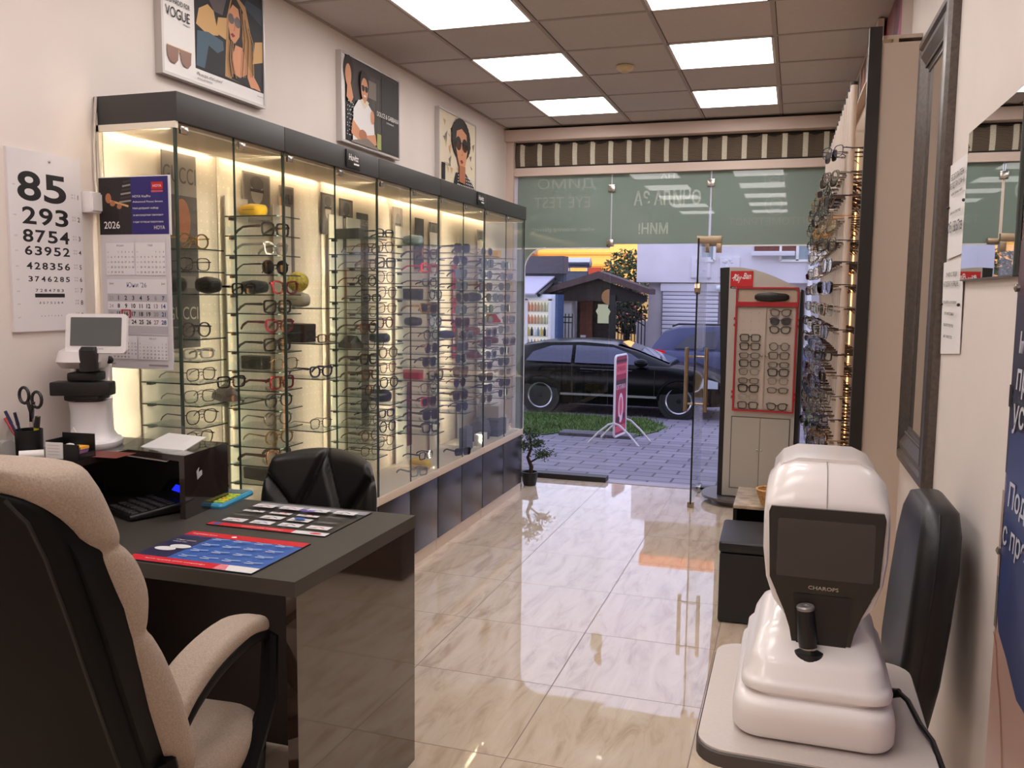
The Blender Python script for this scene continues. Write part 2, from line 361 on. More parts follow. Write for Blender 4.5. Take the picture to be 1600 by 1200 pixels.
# open glass door
hx, hy = -.712, 7.49
d = struct('door_1', MB().bb(-.006, .006, -.71, 0, .02, 2.075, GLASS).bb(-.0065, .0065, -.716, -.71, .02, 2.075, M((20, 26, 24), .2, name='dark_glass_edge')), None, (hx, hy, 0), smooth=0)
BRONZE = M((172, 152, 128), .3, .85, name='satin_bronze')
for s in (-1, 1):
    h = MB().tube([(s * .075, -.6, .74), (s * .075, -.6, 1.24)], .016, BRONZE, 12)
    for z in (.80, 1.17): h.tube([(s * .006, -.6, z), (s * .075, -.6, z)], .009, BRONZE, 8)
    obj('door_handle', h, d)
h = MB().bb(-.02, .02, -.08, .02, 2.0, 2.10, BRONZE, .004).bb(-.02, .10, -.03, .02, 2.06, 2.10, BRONZE, .004); obj('door_pivot', h, d)
h = MB().bb(-.016, .17, -.715, -.675, 2.035, 2.09, BRONZE, .004).bb(.13, .17, -.71, -.68, 1.965, 2.05, BRONZE, .003); obj('patch_fitting', h, d)
h = MB().bb(-.018, .018, -.16, .0, .008, .05, CHROME, .004); obj('floor_pivot', h, d)
h = MB().box((0, -.70, .02), (.05, .03, .05), BRONZE, .006); h.tube([(0, -.70, .0), (0, -.70, .03)], .022, BRONZE, 10); obj('floor_bolt', h, d)
h = MB(); h.lathe([(.045, -.02), (.05, 0), (.045, .02)], BRONZE, 8, X=Matrix.Translation((0, -.68, 1.70)) @ Matrix.Rotation(PI / 2, 4, 'Y')); obj('door_lock', h, d)

# roman blind of striped woven cloth
m, t, b = nodemat('woven_brown_cloth'); b.inputs['Roughness'].default_value = .9
tc = t.nodes.new('ShaderNodeTexCoord'); wv = t.nodes.new('ShaderNodeTexWave'); wv.bands_direction = 'Z'; wv.inputs['Scale'].default_value = 28; wv.inputs['Distortion'].default_value = 1.2; wv.inputs['Detail'].default_value = 2
rp = t.nodes.new('ShaderNodeValToRGB'); rp.color_ramp.elements[0].color = (lin(44), lin(36), lin(30), 1); rp.color_ramp.elements[1].color = (lin(126), lin(110), lin(92), 1)
t.links.new(tc.outputs['Object'], wv.inputs['Vector']); t.links.new(wv.outputs['Fac'], rp.inputs[0]); t.links.new(rp.outputs[0], b.inputs['Base Color'])
CLOTH = m; STR = M((206, 200, 182), .9, name='cream_cloth_stripe', noise=.12, nscale=120); HEM = M((44, 38, 36), .9, name='dark_hem')
def cloth_x(i): return -2.385 + 2.665 * i / 136
bl = MB(); nz_ = 9
vs = []; 
for i in range(137):
    for j in range(nz_):
        v = j / (nz_ - 1); vs.append((cloth_x(i), 7.475 - .012 * math.sin(v * PI) - .006 * math.sin(i * .39 * 2) * (.4 + v), 2.745 + .195 * v))
fa = []; fb = []
for i in range(136):
    for j in range(nz_ - 1):
        f = (i * nz_ + j, (i + 1) * nz_ + j, (i + 1) * nz_ + j + 1, i * nz_ + j + 1)
        (fb if i % 8 in (2, 3) else fa).append(f)
bl.raw(vs, fa, CLOTH); k = len(bl.v); bl.raw(vs, fb, STR)
rb = thing('window_blind', 'raised roman blind of brown woven cloth with cream stripes above the window', 'blind', (0, 0, 0))
bl.bb(-2.385, .28, 7.470, 7.486, 2.932, 2.952, HEM)
obj('blind_cloth', bl, rb)
h = MB().bb(-2.385, .28, 7.465, 7.485, 2.735, 2.752, HEM, .003)
for i in range(17): h.tube([(-2.3 + .157 * i, 7.458, 2.935), (-2.27 + .157 * i, 7.452, 2.925), (-2.22 + .157 * i, 7.458, 2.935)], .005, HEM, 5)
obj('hem_bar', h, rb)
# ================================================================== STREET OUTSIDE
def gz(y): return -.08 - .0424 * (min(max(y, 7.6), 14.2) - 7.6)
m, t, b = nodemat('grey_paving_blocks'); b.inputs['Roughness'].default_value = .75
tc = t.nodes.new('ShaderNodeTexCoord'); br = t.nodes.new('ShaderNodeTexBrick'); br.inputs['Scale'].default_value = 1; br.inputs['Brick Width'].default_value = .42; br.inputs['Row Height'].default_value = .24; br.inputs['Mortar Size'].default_value = .012
br.inputs['Color1'].default_value = (lin(138), lin(130), lin(142), 1); br.inputs['Color2'].default_value = (lin(116), lin(110), lin(122), 1); br.inputs['Mortar'].default_value = (lin(74), lin(68), lin(74), 1)
t.links.new(tc.outputs['Object'], br.inputs['Vector']); t.links.new(br.outputs[0], b.inputs['Base Color'])
PAVE = m
vs = []; ys = [7.55, 14.2, 20.4, 60]
for y in ys:
    for x in (-40, 25): vs.append((x, y, gz(y)))
struct('ground', MB().raw(vs, [(0, 1, 3, 2), (2, 3, 5, 4), (4, 5, 7, 6)], PAVE), smooth=0)
ub = MB().bb(-14, 12, -3, 7.38, 3.32, 6.66, M((96, 90, 90), .8, name='sun_blocker_render'))  # unseen block added over the shop, height chosen for its shadow on the street
struct('wall_sun_blocker', ub, smooth=0)
# grass verge with its own blades
GR = M((74, 98, 42), .9, name='grass_green', noise=.35, nscale=14); GR2 = M((104, 124, 56), .9, name='grass_light', noise=.3, nscale=9); SOIL = M((70, 64, 58), .95, name='soil')
gp = [(-12, 11.2), (-3.1, 11.15), (-2.98, 11.54), (-1.95, 11.56), (-1.78, 12.3), (-1.75, 13.0), (-2.2, 13.9), (-4, 14.0), (-12, 14.0)]
gb = MB(); gb.raw([(x, y, gz(y) + .012) for x, y in gp], [tuple(range(len(gp)))], GR)
def inside(x, y):
    c = False; j = len(gp) - 1
    for i in range(len(gp)):
        if (gp[i][1] > y) != (gp[j][1] > y) and x < (gp[j][0] - gp[i][0]) * (y - gp[i][1]) / (gp[j][1] - gp[i][1]) + gp[i][0]: c = not c
        j = i
    return c
rg = random.Random(5); n = 0
while n < 9000:
    x = rg.uniform(-5.6, -1.6); y = rg.uniform(11.0, 14.1)
    if not inside(x + rg.gauss(0, .05), y + rg.gauss(0, .05)): continue
    h = rg.uniform(.03, .085); a = rg.uniform(0, PI); wd = .008; dx, dy = math.cos(a) * wd, math.sin(a) * wd; z = gz(y)
    gb.raw([(x - dx, y - dy, z), (x + dx, y + dy, z), (x + rg.gauss(0, .03), y + rg.gauss(0, .03), z + h)], [(0, 1, 2)], GR if n % 3 else GR2); n += 1
o = obj('grass', gb, smooth=0); o['kind'] = 'stuff'; tag(o, 'green grass verge between the paving and the black car', 'grass')
st = MB().bb(-2.95, -1.95, 11.22, 11.52, -.27, gz(11.4) + .05, M((92, 88, 92), .9, name='dark_stone', noise=.25, nscale=30, bump=.6), .02)
solo('kerb_stone', 'rough dark kerb stone in the grass edge under the advertising stand', 'stone', st)

# pavement sign
sg = thing('pavement_sign', 'tall narrow crimson advertising board in a white tube frame on the paving', 'sign', (-2.06, 10.9, gz(10.9)), 1.44)
WT = M((226, 222, 224), .4, name='white_tube')
f = MB(); f.tube([(x, 0, z) for x, z in rrect(.46, 1.02, .05, 4, 0, .60)], .014, WT, 8, True); obj('tube_frame', f, sg)
P = Print((0, -.004, .60), (1, 0, 0), (0, 0, 1), .0005); CR = M((150, 34, 66), .6, name='crimson_print'); CR2 = M((206, 84, 104), .6, name='pink_print'); CD = M((66, 20, 40), .6, name='dark_crimson_print'); PK = M((226, 190, 206), .6, name='pale_print')
P.rect(-.215, -.49, .215, .49, CR); P.rect(-.215, .42, .215, .455, CD); P.rect(-.2, .27, .2, .4, CR2); P.rect(-.2, .12, .2, .2, CD)
P.text('ОЧИЛА', 0, .31, .06, CR, 'C', .32, .02); P.text('ОПТИКА', 0, .08, .06, PK, 'C', .36, .01)
P.ell(0, -.16, .10, .19, PK); P.ell(0, -.14, .06, .12, CR2); P.rect(-.2, -.46, .2, -.38, CR2); P.ell(-.1, -.3, .06, .04, CD); P.ell(.12, -.27, .05, .04, CD)
bk = MB().bb(-.216, .216, 0, .006, .11, 1.09, CR); bk.raw(P.b.v, P.b.f, P.b.mats[0]); bk.m[-len(P.b.m):] = [bk.mi(P.b.mats[k]) for k in P.b.m]
obj('printed_board', bk, sg, smooth=0)
for s in (-1, 1):
    l = MB().tube([(s * .235, -.33, .0), (s * .235, -.2, .14), (s * .235, -.07, .25), (s * .235, 0, .27), (s * .235, .07, .25), (s * .235, .2, .14), (s * .235, .33, .0)], .013, WT, 8); obj('leg', l, sg)

# ------------------------------------------------------------------ cars
def make_car(name, label, loc, S, body, prof, wb, rear_oh, tyre_r, lights, suv=False):
    """nose towards +x, near side at local y = 0; prof: list of (x, z_belt, z_roof_or_belt, inset)"""
    c = thing(name, label, 'car', loc, 0, 'cars parked across the street')
    W = prof['W'] * S; Lg = prof['L'] * S
    PAINT = M(body, .22, .0, name='car_paint_%d' % body[0], ior=1.3); GL = M((100, 102, 124) if not suv else (52, 52, 66), .06, .0, name='car_window_glass%d' % suv); TR = M((24, 24, 26), .5, name='car_trim')
    def sec(x, zb, zt, inset, zl):   # ring in y,z (closed), near side first
        return [Vector((x * S, y * S, z * S)) for y, z in ((inset * .5 + .06, zl), (inset * .3 + .03, zl + .12), (inset * .25 + .0, (zl + zb) / 2), (inset * .3 + .004, zb - .035), (inset + .05, zt), (prof['W'] - inset - .05, zt), (prof['W'] - inset * .3 - .004, zb - .035), (prof['W'] - inset * .25, (zl + zb) / 2), (prof['W'] - inset * .3 - .03, zl + .12), (prof['W'] - inset * .5 - .06, zl))]
    bodyb = MB().loft([sec(*q) for q in prof['body']], PAINT)
    o = obj('body', bodyb, c, smooth=.9)
    # greenhouse
    G = prof['cab']; gb_ = MB(); rings = []
    for x, zb, zt, i0, i1 in G:
        rings.append([Vector((x * S, y * S, z * S)) for y, z in ((i0, zb), (i0 * .5 + i1 * .5 - .01, (zb + zt) / 2), (i1, zt), (i1 + .25, zt + .035), (prof['W'] - i1 - .25, zt + .035), (prof['W'] - i1, zt), (prof['W'] - i0 * .5 - i1 * .5 + .01, (zb + zt) / 2), (prof['W'] - i0, zb))])
    gb_.loft(rings, PAINT); obj('cabin', gb_, c, smooth=.8)
    # side windows: near side and far side
    for sd in (0, 1):
        for poly in prof['win']:
            wv_ = [Vector((x * S, ((.045 + (.17 if not suv else .13) * max(0, (z - prof['zb'])) / .42 - (.022 if not suv else .034)) if not sd else (prof['W'] - (.045 + .15 * max(0, z - prof['zb']) / .42) + .012)) * S, z * S)) for x, z in poly]
            n = len(wv_); w2_ = [v + Vector((0, .012 * S * (1 if not sd else -1), 0)) for v in wv_]
            b_ = MB().raw(wv_ + w2_, [tuple(range(n)), tuple(range(2 * n - 1, n - 1, -1))] + [(i, (i + 1) % n, (i + 1) % n + n, i + n) for i in range(n)], GL)
            obj('side_window', b_, c, smooth=0)
    ws = prof['shield']; b_ = MB().raw([Vector((x * S, y * S, z * S)) for x, z, i in ws for y in (i, prof['W'] - i)], [(2 * q, 2 * q + 1, 2 * q + 3, 2 * q + 2) for q in range(len(ws) - 1)], M((120, 130, 146), .05, 0, name='windscreen_glass', coat=1.0)); obj('windscreen', b_, c, smooth=0)
    RIM = M((36, 36, 40), .3, .7, name='dark_alloy'); RIML = M((200, 198, 204), .25, .8, name='polished_rim'); TY = M((20, 19, 20), .8, name='tyre_rubber')
    for x in (rear_oh, rear_oh + wb):
        for y0 in (.02, prof['W'] - .22):
            wr = tyre_r * S; Xw = Matrix.Translation((x * S, y0 * S, wr)) @ Matrix.Rotation(-PI / 2, 4, 'X')
            wh = obj('wheel', MB().lathe([(wr * .72, .0), (wr * .94, -.006), (wr, .03 * S), (wr, .17 * S), (wr * .94, .2 * S), (wr * .5, .2 * S)], TY, 32, X=Xw), c)
            r = MB().lathe([(wr * .74, -.004), (wr * .71, -.014), (wr * .62, .0), (wr * .62, .05)], RIML, 32, X=Xw)
            r.lathe([(wr * .66, .06), (.001, .06)], RIM, 32, X=Xw); r.lathe([(wr * .14, .0), (wr * .12, -.01), (.001, -.012)], RIM, 16, X=Xw)
            for k in range(5):
                a = 2 * PI * k / 5 + .3; cs, sn = math.cos(a), math.sin(a)
                pl = [(cs * wr * .08 - sn * wr * .07, sn * wr * .08 + cs * wr * .07), (cs * wr * .08 + sn * wr * .07, sn * wr * .08 - cs * wr * .07), (cs * wr * .67 + sn * wr * .13, sn * wr * .67 - cs * wr * .13), (cs * wr * .67 - sn * wr * .13, sn * wr * .67 + cs * wr * .13)]
                r.prism(pl, .02, RIM, Xw, 0)
            obj('rim', r, wh)
            # dark arch
            ar = MB().tube([((x + tyre_r * 1.16 * math.cos(a)) * S, (.0 if y0 < .5 else prof['W']) * S + (.004 if y0 < .5 else -.004), (tyre_r + tyre_r * 1.16 * math.sin(a)) * S) for a in [PI * i / 16 for i in range(17)]], .03 * S, PAINT if not suv else TR, 6); obj('wheel_arch', ar, c)
            obj('arch_liner', MB().lathe([(wr * 1.13, -.02 * S), (wr * 1.13, .24 * S), (.01, .24 * S)], TR, 24, X=Matrix.Translation((x * S, (.035 if y0 < .5 else prof['W'] - .26) * S, wr)) @ Matrix.Rotation(-PI / 2, 4, 'X')), c)
    for nm, mat_, pts in lights:
        b_ = MB(); b_.prism([(x * S, z * S) for x, z in pts], .09 * S, mat_, basis((0, .075 * S, 0), (1, 0, 0), (0, 0, 1))); obj(nm, b_, c)
    return c, PAINT, TR, GL
HATCH = dict(W=1.76, L=4.2, zb=.93,
    body=[(.02, .88, .90, .16, .42), (.08, .93, .94, .08, .28), (.45, .93, .95, .03, .24), (1.2, .93, .95, .0, .20), (2.4, .92, .94, .0, .20), (3.05, .91, .93, .0, .20), (3.5, .87, .89, .03, .22), (3.9, .78, .80, .10, .24), (4.12, .66, .68, .2, .26), (4.2, .55, .56, .3, .32)],
    cab=[(.10, .92, .95, .10, .2), (.32, .93, 1.24, .06, .2), (.75, .93, 1.315, .05, .2), (1.5, .93, 1.34, .05, .2), (2.05, .93, 1.305, .05, .2), (2.5, .93, 1.165, .05, .2), (3.1, .91, .95, .08, .2)],
    win=[[(.42, .97), (1.30, .96), (1.30, 1.275), (.9, 1.26), (.55, 1.14)], [(1.37, .96), (2.75, .95), (2.40, 1.15), (2.08, 1.255), (1.37, 1.28)]],
    shield=[(2.12, 1.328, .34), (2.5, 1.208, .36), (3.08, .995, .30)])
HL = M((214, 222, 232), .1, .3, name='headlight_glass', coat=1.0); TLM = M((190, 16, 26), .2, 0, name='tail_light_red', emit=.6)
S1 = .905
car, PAINT, TR, GL = make_car('black_car', 'black hatchback parked nearest, behind the grass verge', (-4.72, 14.2, -.36), S1, (9, 8, 11), HATCH, 2.58, .72, .33,
    [('headlight', HL, [(3.66, .58), (3.98, .58), (3.98, .70), (3.72, .76)]), ('sill_strip', M((176, 172, 180), .2, .8, name='chrome_strip'), [(1.12, .36), (2.92, .36), (2.92, .40), (1.12, .40)]), ('tail_light', TLM, [(.03, .7), (.2, .7), (.2, .84), (.05, .84)])])
mr = MB().sphere((2.62 * S1, -.06 * S1, 1.0 * S1), .1 * S1, PAINT, s=(1.25, .8, .75)); mr.tube([(2.64 * S1, .0, .95 * S1), (2.60 * S1, .06, .93 * S1)], .03, TR); obj('wing_mirror', mr, car)
dl = MB()
for x in (1.33, 2.86): dl.tube([(x * S1, -.004, .35 * S1), (x * S1, -.006, .9 * S1)], .006, TR, 4)
dl.tube([(.5 * S1, .016, .86 * S1), (2.0 * S1, .004, .85 * S1), (3.3 * S1, .016, .84 * S1)], .007, M((90, 88, 96), .2, .6, name='crease_light'), 4); obj('door_seams', dl, car)
dh = MB().box((1.6 * S1, -.01, .8 * S1), (.2, .03, .03), PAINT, .008); obj('door_handle', dh, car)
SUV = dict(W=1.84, L=4.75, zb=1.05,
    body=[(.03, 1.0, 1.02, .16, .45), (.1, 1.05, 1.06, .08, .33), (.5, 1.05, 1.07, .03, .30), (1.5, 1.04, 1.06, .0, .26), (3.2, 1.02, 1.04, .0, .26), (3.9, 1.0, 1.02, .05, .28), (4.6, .85, .88, .15, .3), (4.75, .6, .62, .25, .36)],
    cab=[(.08, 1.04, 1.08, .10, .18), (.35, 1.05, 1.45, .06, .18), (.7, 1.05, 1.56, .05, .18), (1.6, 1.05, 1.61, .05, .18), (2.6, 1.05, 1.57, .05, .18), (3.6, 1.02, 1.06, .08, .18)],
    win=[[(.62, 1.10), (1.55, 1.10), (1.55, 1.50), (1.2, 1.48), (.9, 1.36)], [(1.62, 1.10), (2.7, 1.09), (2.55, 1.45), (1.62, 1.50)]],
    shield=[(2.68, 1.59, .34), (3.58, 1.11, .3)])
S2 = .87
suv, PA2, TR, GL = make_car('grey_car', 'blue-grey estate car with red tail light behind the black car', (-2.80, 17.5, -.36), S2, (84, 88, 118), SUV, 2.87, .88, .36,
    [('tail_light', TLM, [(.0, .92), (.42, .96), (.42, 1.04), (.04, 1.08)]), ('bumper_trim', TR, [(.05, .36), (.5, .36), (.5, .5), (.05, .5)])], True)
rr = MB().tube([(.55 * S2, .2 * S2, 1.6 * S2), (.7 * S2, .2 * S2, 1.655 * S2), (2.4 * S2, .2 * S2, 1.65 * S2), (2.55 * S2, .2 * S2, 1.6 * S2)], .018, TR, 6); obj('roof_rail', rr, suv)

# ------------------------------------------------------------------ buildings
REND = M((222, 216, 222), .85, name='white_render', noise=.05, nscale=1.5); REND2 = M((196, 188, 190), .85, name='lower_render', noise=.06, nscale=2)
wb_ = thing('white_building', 'white rendered building with a roller shutter behind the grey car', 'building', (0, 20, -.36))
w_ = MB().bb(-3.47, 8, 0, 7, 2.30, 3.95, REND); w_.bb(-3.22, 8, .18, 7, 0, 2.30, REND2)
obj('wall', w_, wb_, smooth=0)
r_ = MB().bb(-3.3, 8, 1, 6.5, 3.95, 5.05, M((126, 112, 104), .85, name='brown_attic', noise=.25, nscale=6)); obj('attic', r_, wb_, smooth=0)
c_ = MB().bb(-3.4, 8, .9, 6.6, 5.05, 5.32, M((214, 130, 84), .8, name='clay_coping')); obj('coping', c_, wb_, smooth=0)
s_ = MB().bb(-2.93, -1.60, .06, .2, 2.10, 2.28, M((224, 220, 228), .5, name='shutter_box'), .01); obj('shutter_box', s_, wb_)
s_ = MB(); SH = M((220, 216, 226), .5, name='shutter_slat')
for k in range(22): s_.bb(-2.88, -1.64, .10, .15 , .02 + k * .095, .10 + k * .095, SH, .012)
s_.bb(-2.9, -1.62, .14, .17, 0, 2.1, M((130, 126, 134), .6, name='shutter_gap')); obj('roller_shutter', s_, wb_, smooth=.4)
def xwin(parent, x0, x1, z0, z1, y=.12, mull=(), trans=()):
    f_ = MB(); t_ = .05
    for a in (x0, x1): f_.bb(a - t_ / 2, a + t_ / 2, y - .04, y + .06, z0, z1, WHITE)
    for a in (z0, z1): f_.bb(x0, x1, y - .04, y + .06, a - t_ / 2, a + t_ / 2, WHITE)
    for a in mull: f_.bb(a - .03, a + .03, y - .04, y + .06, z0, z1, WHITE)
    for a in trans: f_.bb(x0, x1, y - .04, y + .06, a - .03, a + .03, WHITE)
    q = obj('window', f_, parent, smooth=0); obj('pane', MB().bb(x0, x1, y, y + .02, z0, z1, M((150, 166, 172), .08, name='window_glass_blue', coat=1.0)), q, smooth=0)
xwin(wb_, -1.56, -.6, .9, 2.24, .14, (-1.1,), (1.62,)); xwin(wb_, -.35, .35, 2.78, 3.6, -.02, (.0,)); xwin(wb_, -2.05, -1.75, 2.78, 3.3, -.02)
for k, x in enumerate((-2.24, -1.62)):
    rl = MB().bb(x, x + .42, -.035, .0, 2.42, 2.86, REND, .006); rl.bb(x - .01, x + .43, -.05, 0, 2.40, 2.43, REND2)
    rr_ = random.Random(k)
    for q in range(9): rl.sphere((x + rr_.uniform(.08, .34), -.035, 2.48 + rr_.uniform(0, .34)), rr_.uniform(.03, .06), REND, 8, 6, (1, .4, 1))
    obj('wall_relief', rl, wb_)
lg = MB().bb(-.95, -.05, -.18, .02, 2.88, 2.98, REND, .01); obj('sill', lg, wb_); obj('brick_band', MB().bb(-.9, .0, -.04, .02, 2.98, 3.14, M((110, 62, 54), .9, name='brick_red', noise=.2, nscale=20)), wb_, smooth=0)
dp = MB().tube([(.28, -.05, .2), (.28, -.05, 3.6)], .05, WHITE, 10); obj('downpipe', dp, wb_)
lp = MB().sphere((-1.63, -.06, 2.18), .07, M((220, 224, 230), .3, name='lamp_dome')); lp.tube([(-1.63, .18, 2.24), (-1.63, -.02, 2.22)], .02, WHITE); obj('wall_lamp', lp, wb_)

yb = thing('yellow_building', 'sunlit yellow building far behind the shed roof', 'building', (0, 38, -.36))
YL = M((246, 200, 112), .85, name='yellow_render'); 
obj('wall', MB().bb(-11.65, 4, 0, 9, 0, 6.6, YL), yb, smooth=0)
for z in (3.75, 3.25): obj('ledge', MB().bb(-11.7, 4, -.12, 0, z, z + .1, M((236, 176, 84), .8, name='yellow_ledge')), yb, smooth=0)
for x0, x1, mm in ((-8.75, -8.15, (150, 44, 24)), (-8.1, -7.4, (226, 160, 84)), (-11.2, -10.2, (230, 158, 90))):
    q = obj('window', MB().bb(x0, x1, -.06, .02, 1.9, 3.2, M(mm, .6, name='shutter_%d' % mm[1])), yb, smooth=0)
pb = thing('pink_house', 'pink house with a pale tiled roof behind the grey flat roof', 'building', (0, 34, -.36))
obj('wall', MB().bb(-16, -11.0, 0, 3, 0, 3.55, M((206, 158, 156), .85, name='pink_render')), pb, smooth=0)
obj('roof', MB().prism([(-16.3, 3.5), (-10.9, 3.75), (-10.9, 4.5), (-13.5, 4.5)], 3.2, M((170, 152, 156), .8, name='grey_pink_roof'), basis((0, 3.2, 0), (1, 0, 0), (0, 0, 1))), pb, smooth=0)

gb2 = thing('flat_roof_shop', 'low kiosk with dark fascia and pale awning at the left edge of the window', 'building', (0, 19.6, -.36))
obj('fascia', MB().bb(-8.2, -5.08, 0, .4, 2.48, 2.88, M((88, 82, 90), .6, name='grey_fascia')), gb2, smooth=0)
obj('wall', MB().bb(-8.2, -5.12, .15, .4, 0, 2.48, M((92, 96, 108), .8, name='kiosk_wall')), gb2, smooth=0)
aw = MB().raw([(-8.2, 0, 2.42), (-5.3, 0, 2.42), (-5.3, -1.6, 2.02), (-8.2, -1.6, 2.02), (-8.2, 0, 2.39), (-5.3, 0, 2.39), (-5.3, -1.6, 1.99), (-8.2, -1.6, 1.99)], [(0, 1, 2, 3), (7, 6, 5, 4), (2, 6, 7, 3), (1, 5, 6, 2), (0, 4, 5, 1), (3, 7, 4, 0)], M((196, 188, 204), .8, name='awning_cloth')); obj('awning', aw, gb2, smooth=0)
aw = MB().tube([(-5.28, -.02, 2.35), (-5.24, -.6, 2.2), (-5.24, -1.5, 1.98)], .04, BLACK); aw.bb(-5.3, -5.12, -.4, 0, 1.7, 2.3, BLACK, .02); obj('awning_arm', aw, gb2)
fr = thing('drinks_fridge', 'lit glass fronted drinks fridge under the awning', 'fridge', (-5.53, 18.15, -.36))
fb_ = MB().bb(-.06, .62, .08, .6, 0, 2.0, M((214, 220, 230), .4, name='fridge_body'), .02); obj('body', fb_, fr)
ff = MB()
for a in (0, .52): ff.bb(a - .03, a + .03, .0, .09, .25, 1.9, WHITE)
for a in (.25, 1.9): ff.bb(-.03, .55, .0, .09, a - .03, a + .03, WHITE)
obj('door_frame', ff, fr, smooth=0); obj('backlit_panel', MB().bb(0, .52, .074, .079, .28, 1.88, M((236, 232, 220), .6, name='fridge_light', emit=.35)), fr, smooth=0)
obj('side_panel', MB().bb(.62, .68, .1, .6, 0, 2.0, M((74, 94, 132), .5, name='blue_side')), fr, smooth=0)
cols = [(206, 120, 60), (220, 190, 90), (60, 90, 70), (40, 40, 46), (190, 60, 50), (230, 226, 214), (200, 160, 150), (120, 150, 170)]
rb_ = random.Random(3)
names = ['bottom', 'second', 'third', 'fourth', 'fifth', 'sixth']
bprot = {}
for r in range(6):
    obj('shelf', MB().bb(0, .52, .035, .085, .30 + r * .265, .312 + r * .265, M((170, 170, 172), .5)), fr, smooth=0)
    for k in range(7):
        cc = cols[(r * 3 + k * (1 + r % 2)) % 8] if r not in (4, 5) else (214 - k * 6, 130 + 10 * k, 90 + 10 * k)
        me = MB().lathe([(.027, 0), (.03, .01), (.03, .12), (.012, .165), (.012, .19)], M(cc, .3), 8).mesh('bottle')
        o = obj('bottle', me, None, (-5.53 + .04 + k * .072, 18.15 + .056, -.36 + .312 + r * .265)); tag(o, '%s bottle from the left on the %s shelf of the street drinks fridge' % (ORD[k], names[r]), 'bottle', 'bottles in the drinks fridge')

gz_ = thing('wooden_shed', 'dark brown gabled porch roof over a door and iron gate', 'porch', (0, 19, -.36))
BR = M((84, 66, 66), .8, name='brown_felt_roof', noise=.15, nscale=12); DW = M((40, 32, 30), .8, name='dark_wood', noise=.3, nscale=20)
rf = MB()
rf.prism([(-5.34, 2.02), (-4.14, 2.36), (-3.02, 2.02), (-3.02, 2.14), (-4.14, 2.52), (-5.34, 2.14)], .9, BR, basis((0, .9, 0), (1, 0, 0), (0, 0, 1))); obj('roof', rf, gz_, smooth=0)
obj('beam', MB().bb(-5.2, -3.1, .15, .3, 1.86, 2.0, DW), gz_, smooth=0); obj('gable_board', MB().prism([(-5.2, 2.0), (-3.15, 2.0), (-4.14, 2.34)], .05, DW, basis((0, .2, 0), (1, 0, 0), (0, 0, 1))), gz_, smooth=0)
for x in (-3.83,): obj('post', MB().bb(x - .06, x + .06, .1, .22, 0, 2.0, BLACK), gz_, smooth=0)
obj('pillar', MB().bb(-5.12, -4.80, .25, .6, 0, 1.95, M((200, 196, 194), .85, name='pale_pillar')), gz_, smooth=0)
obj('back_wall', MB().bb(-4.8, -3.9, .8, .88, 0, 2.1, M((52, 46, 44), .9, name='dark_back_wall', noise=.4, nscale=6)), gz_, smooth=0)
obj('door_leaf', MB().bb(-4.68, -4.40, .6, .66, 0, 2.0, M((104, 52, 36), .6, name='red_brown_door', noise=.2, nscale=9)), gz_, smooth=0)
obj('notice', MB().bb(-4.66, -4.54, .58, .6, .95, 1.08, PAPER), gz_, smooth=0)
IR = M((30, 28, 30), .5, .3, name='wrought_iron')
ga = thing('iron_gate', 'black wrought iron double gate below the porch roof, right half', 'gate', (0, 18.95, -.36))
def gate(parent, x0, x1, n, zt0, zt1):
    g_ = MB()
    for i in range(n + 1):
        x = x0 + (x1 - x0) * i / n; z = zt0 + (zt1 - zt0) * (i / n) ** 1.5; g_.tube([(x, 0, .1), (x, 0, z + .08)], .012, IR, 5)
    pts = [(x0 + (x1 - x0) * i / 10, 0, zt0 + (zt1 - zt0) * (i / 10) ** 1.5) for i in range(11)]
    g_.tube(pts, .016, IR, 5); g_.tube([(x, y, z - .12) for x, y, z in pts], .014, IR, 5); g_.tube([(x0, 0, .2), (x1, 0, .2)], .016, IR, 5)
    return g_
obj('gate_leaf', gate(ga, -3.74, -3.08, 9, 1.72, 1.46), ga)
ga2 = thing('iron_gate', 'black wrought iron gate leaf beside the pale pillar, left half', 'gate', (0, 18.95, -.36))
obj('gate_leaf', gate(ga2, -5.10, -4.70, 5, 1.5, 1.5), ga2)
solo('yard_wall', 'low white yard wall behind the iron gate right of the post', 'wall', MB().bb(-3.8, -3.42, 22, 22.2, -.36, 1.0, REND2).bb(-3.8, -3.1, 19.3, 19.4, -.36, .1, REND2), smooth=0)

tk = thing('water_heater', 'shiny horizontal solar water tank on the roof behind the porch', 'water heater', (-5.57, 23, 1.93))
XT = Matrix.Translation((-.36, 0, .56)) @ Matrix.Rotation(PI / 2, 4, 'Y')
obj('tank', MB().lathe([(.001, 0), (.11, .01), (.135, .03), (.135, .70), (.11, .71), (.001, .72)], M((206, 206, 220), .15, .95, name='polished_tank'), 24, X=XT), tk)
for x in (-.25, .25): obj('stand', MB().tube([(x, -.1, 0), (x, 0, .46)], .02, CHROME, 6).tube([(x, .2, 0), (x, 0, .46)], .02, CHROME, 6), tk)
obj('collector', MB().box((0, -.35, .16), (.62, .04, .5), M((46, 50, 62), .1, .2, name='collector_glass'), 0, Matrix.Rotation(-.9, 4, 'X')), tk, smooth=0)
solo('tiled_outhouse', 'grey outhouse block carrying the solar tank', 'building', MB().bb(-6.6, -4.9, 22.4, 24, -.36, 1.9, M((120, 112, 116), .9, name='grey_block')), smooth=0)

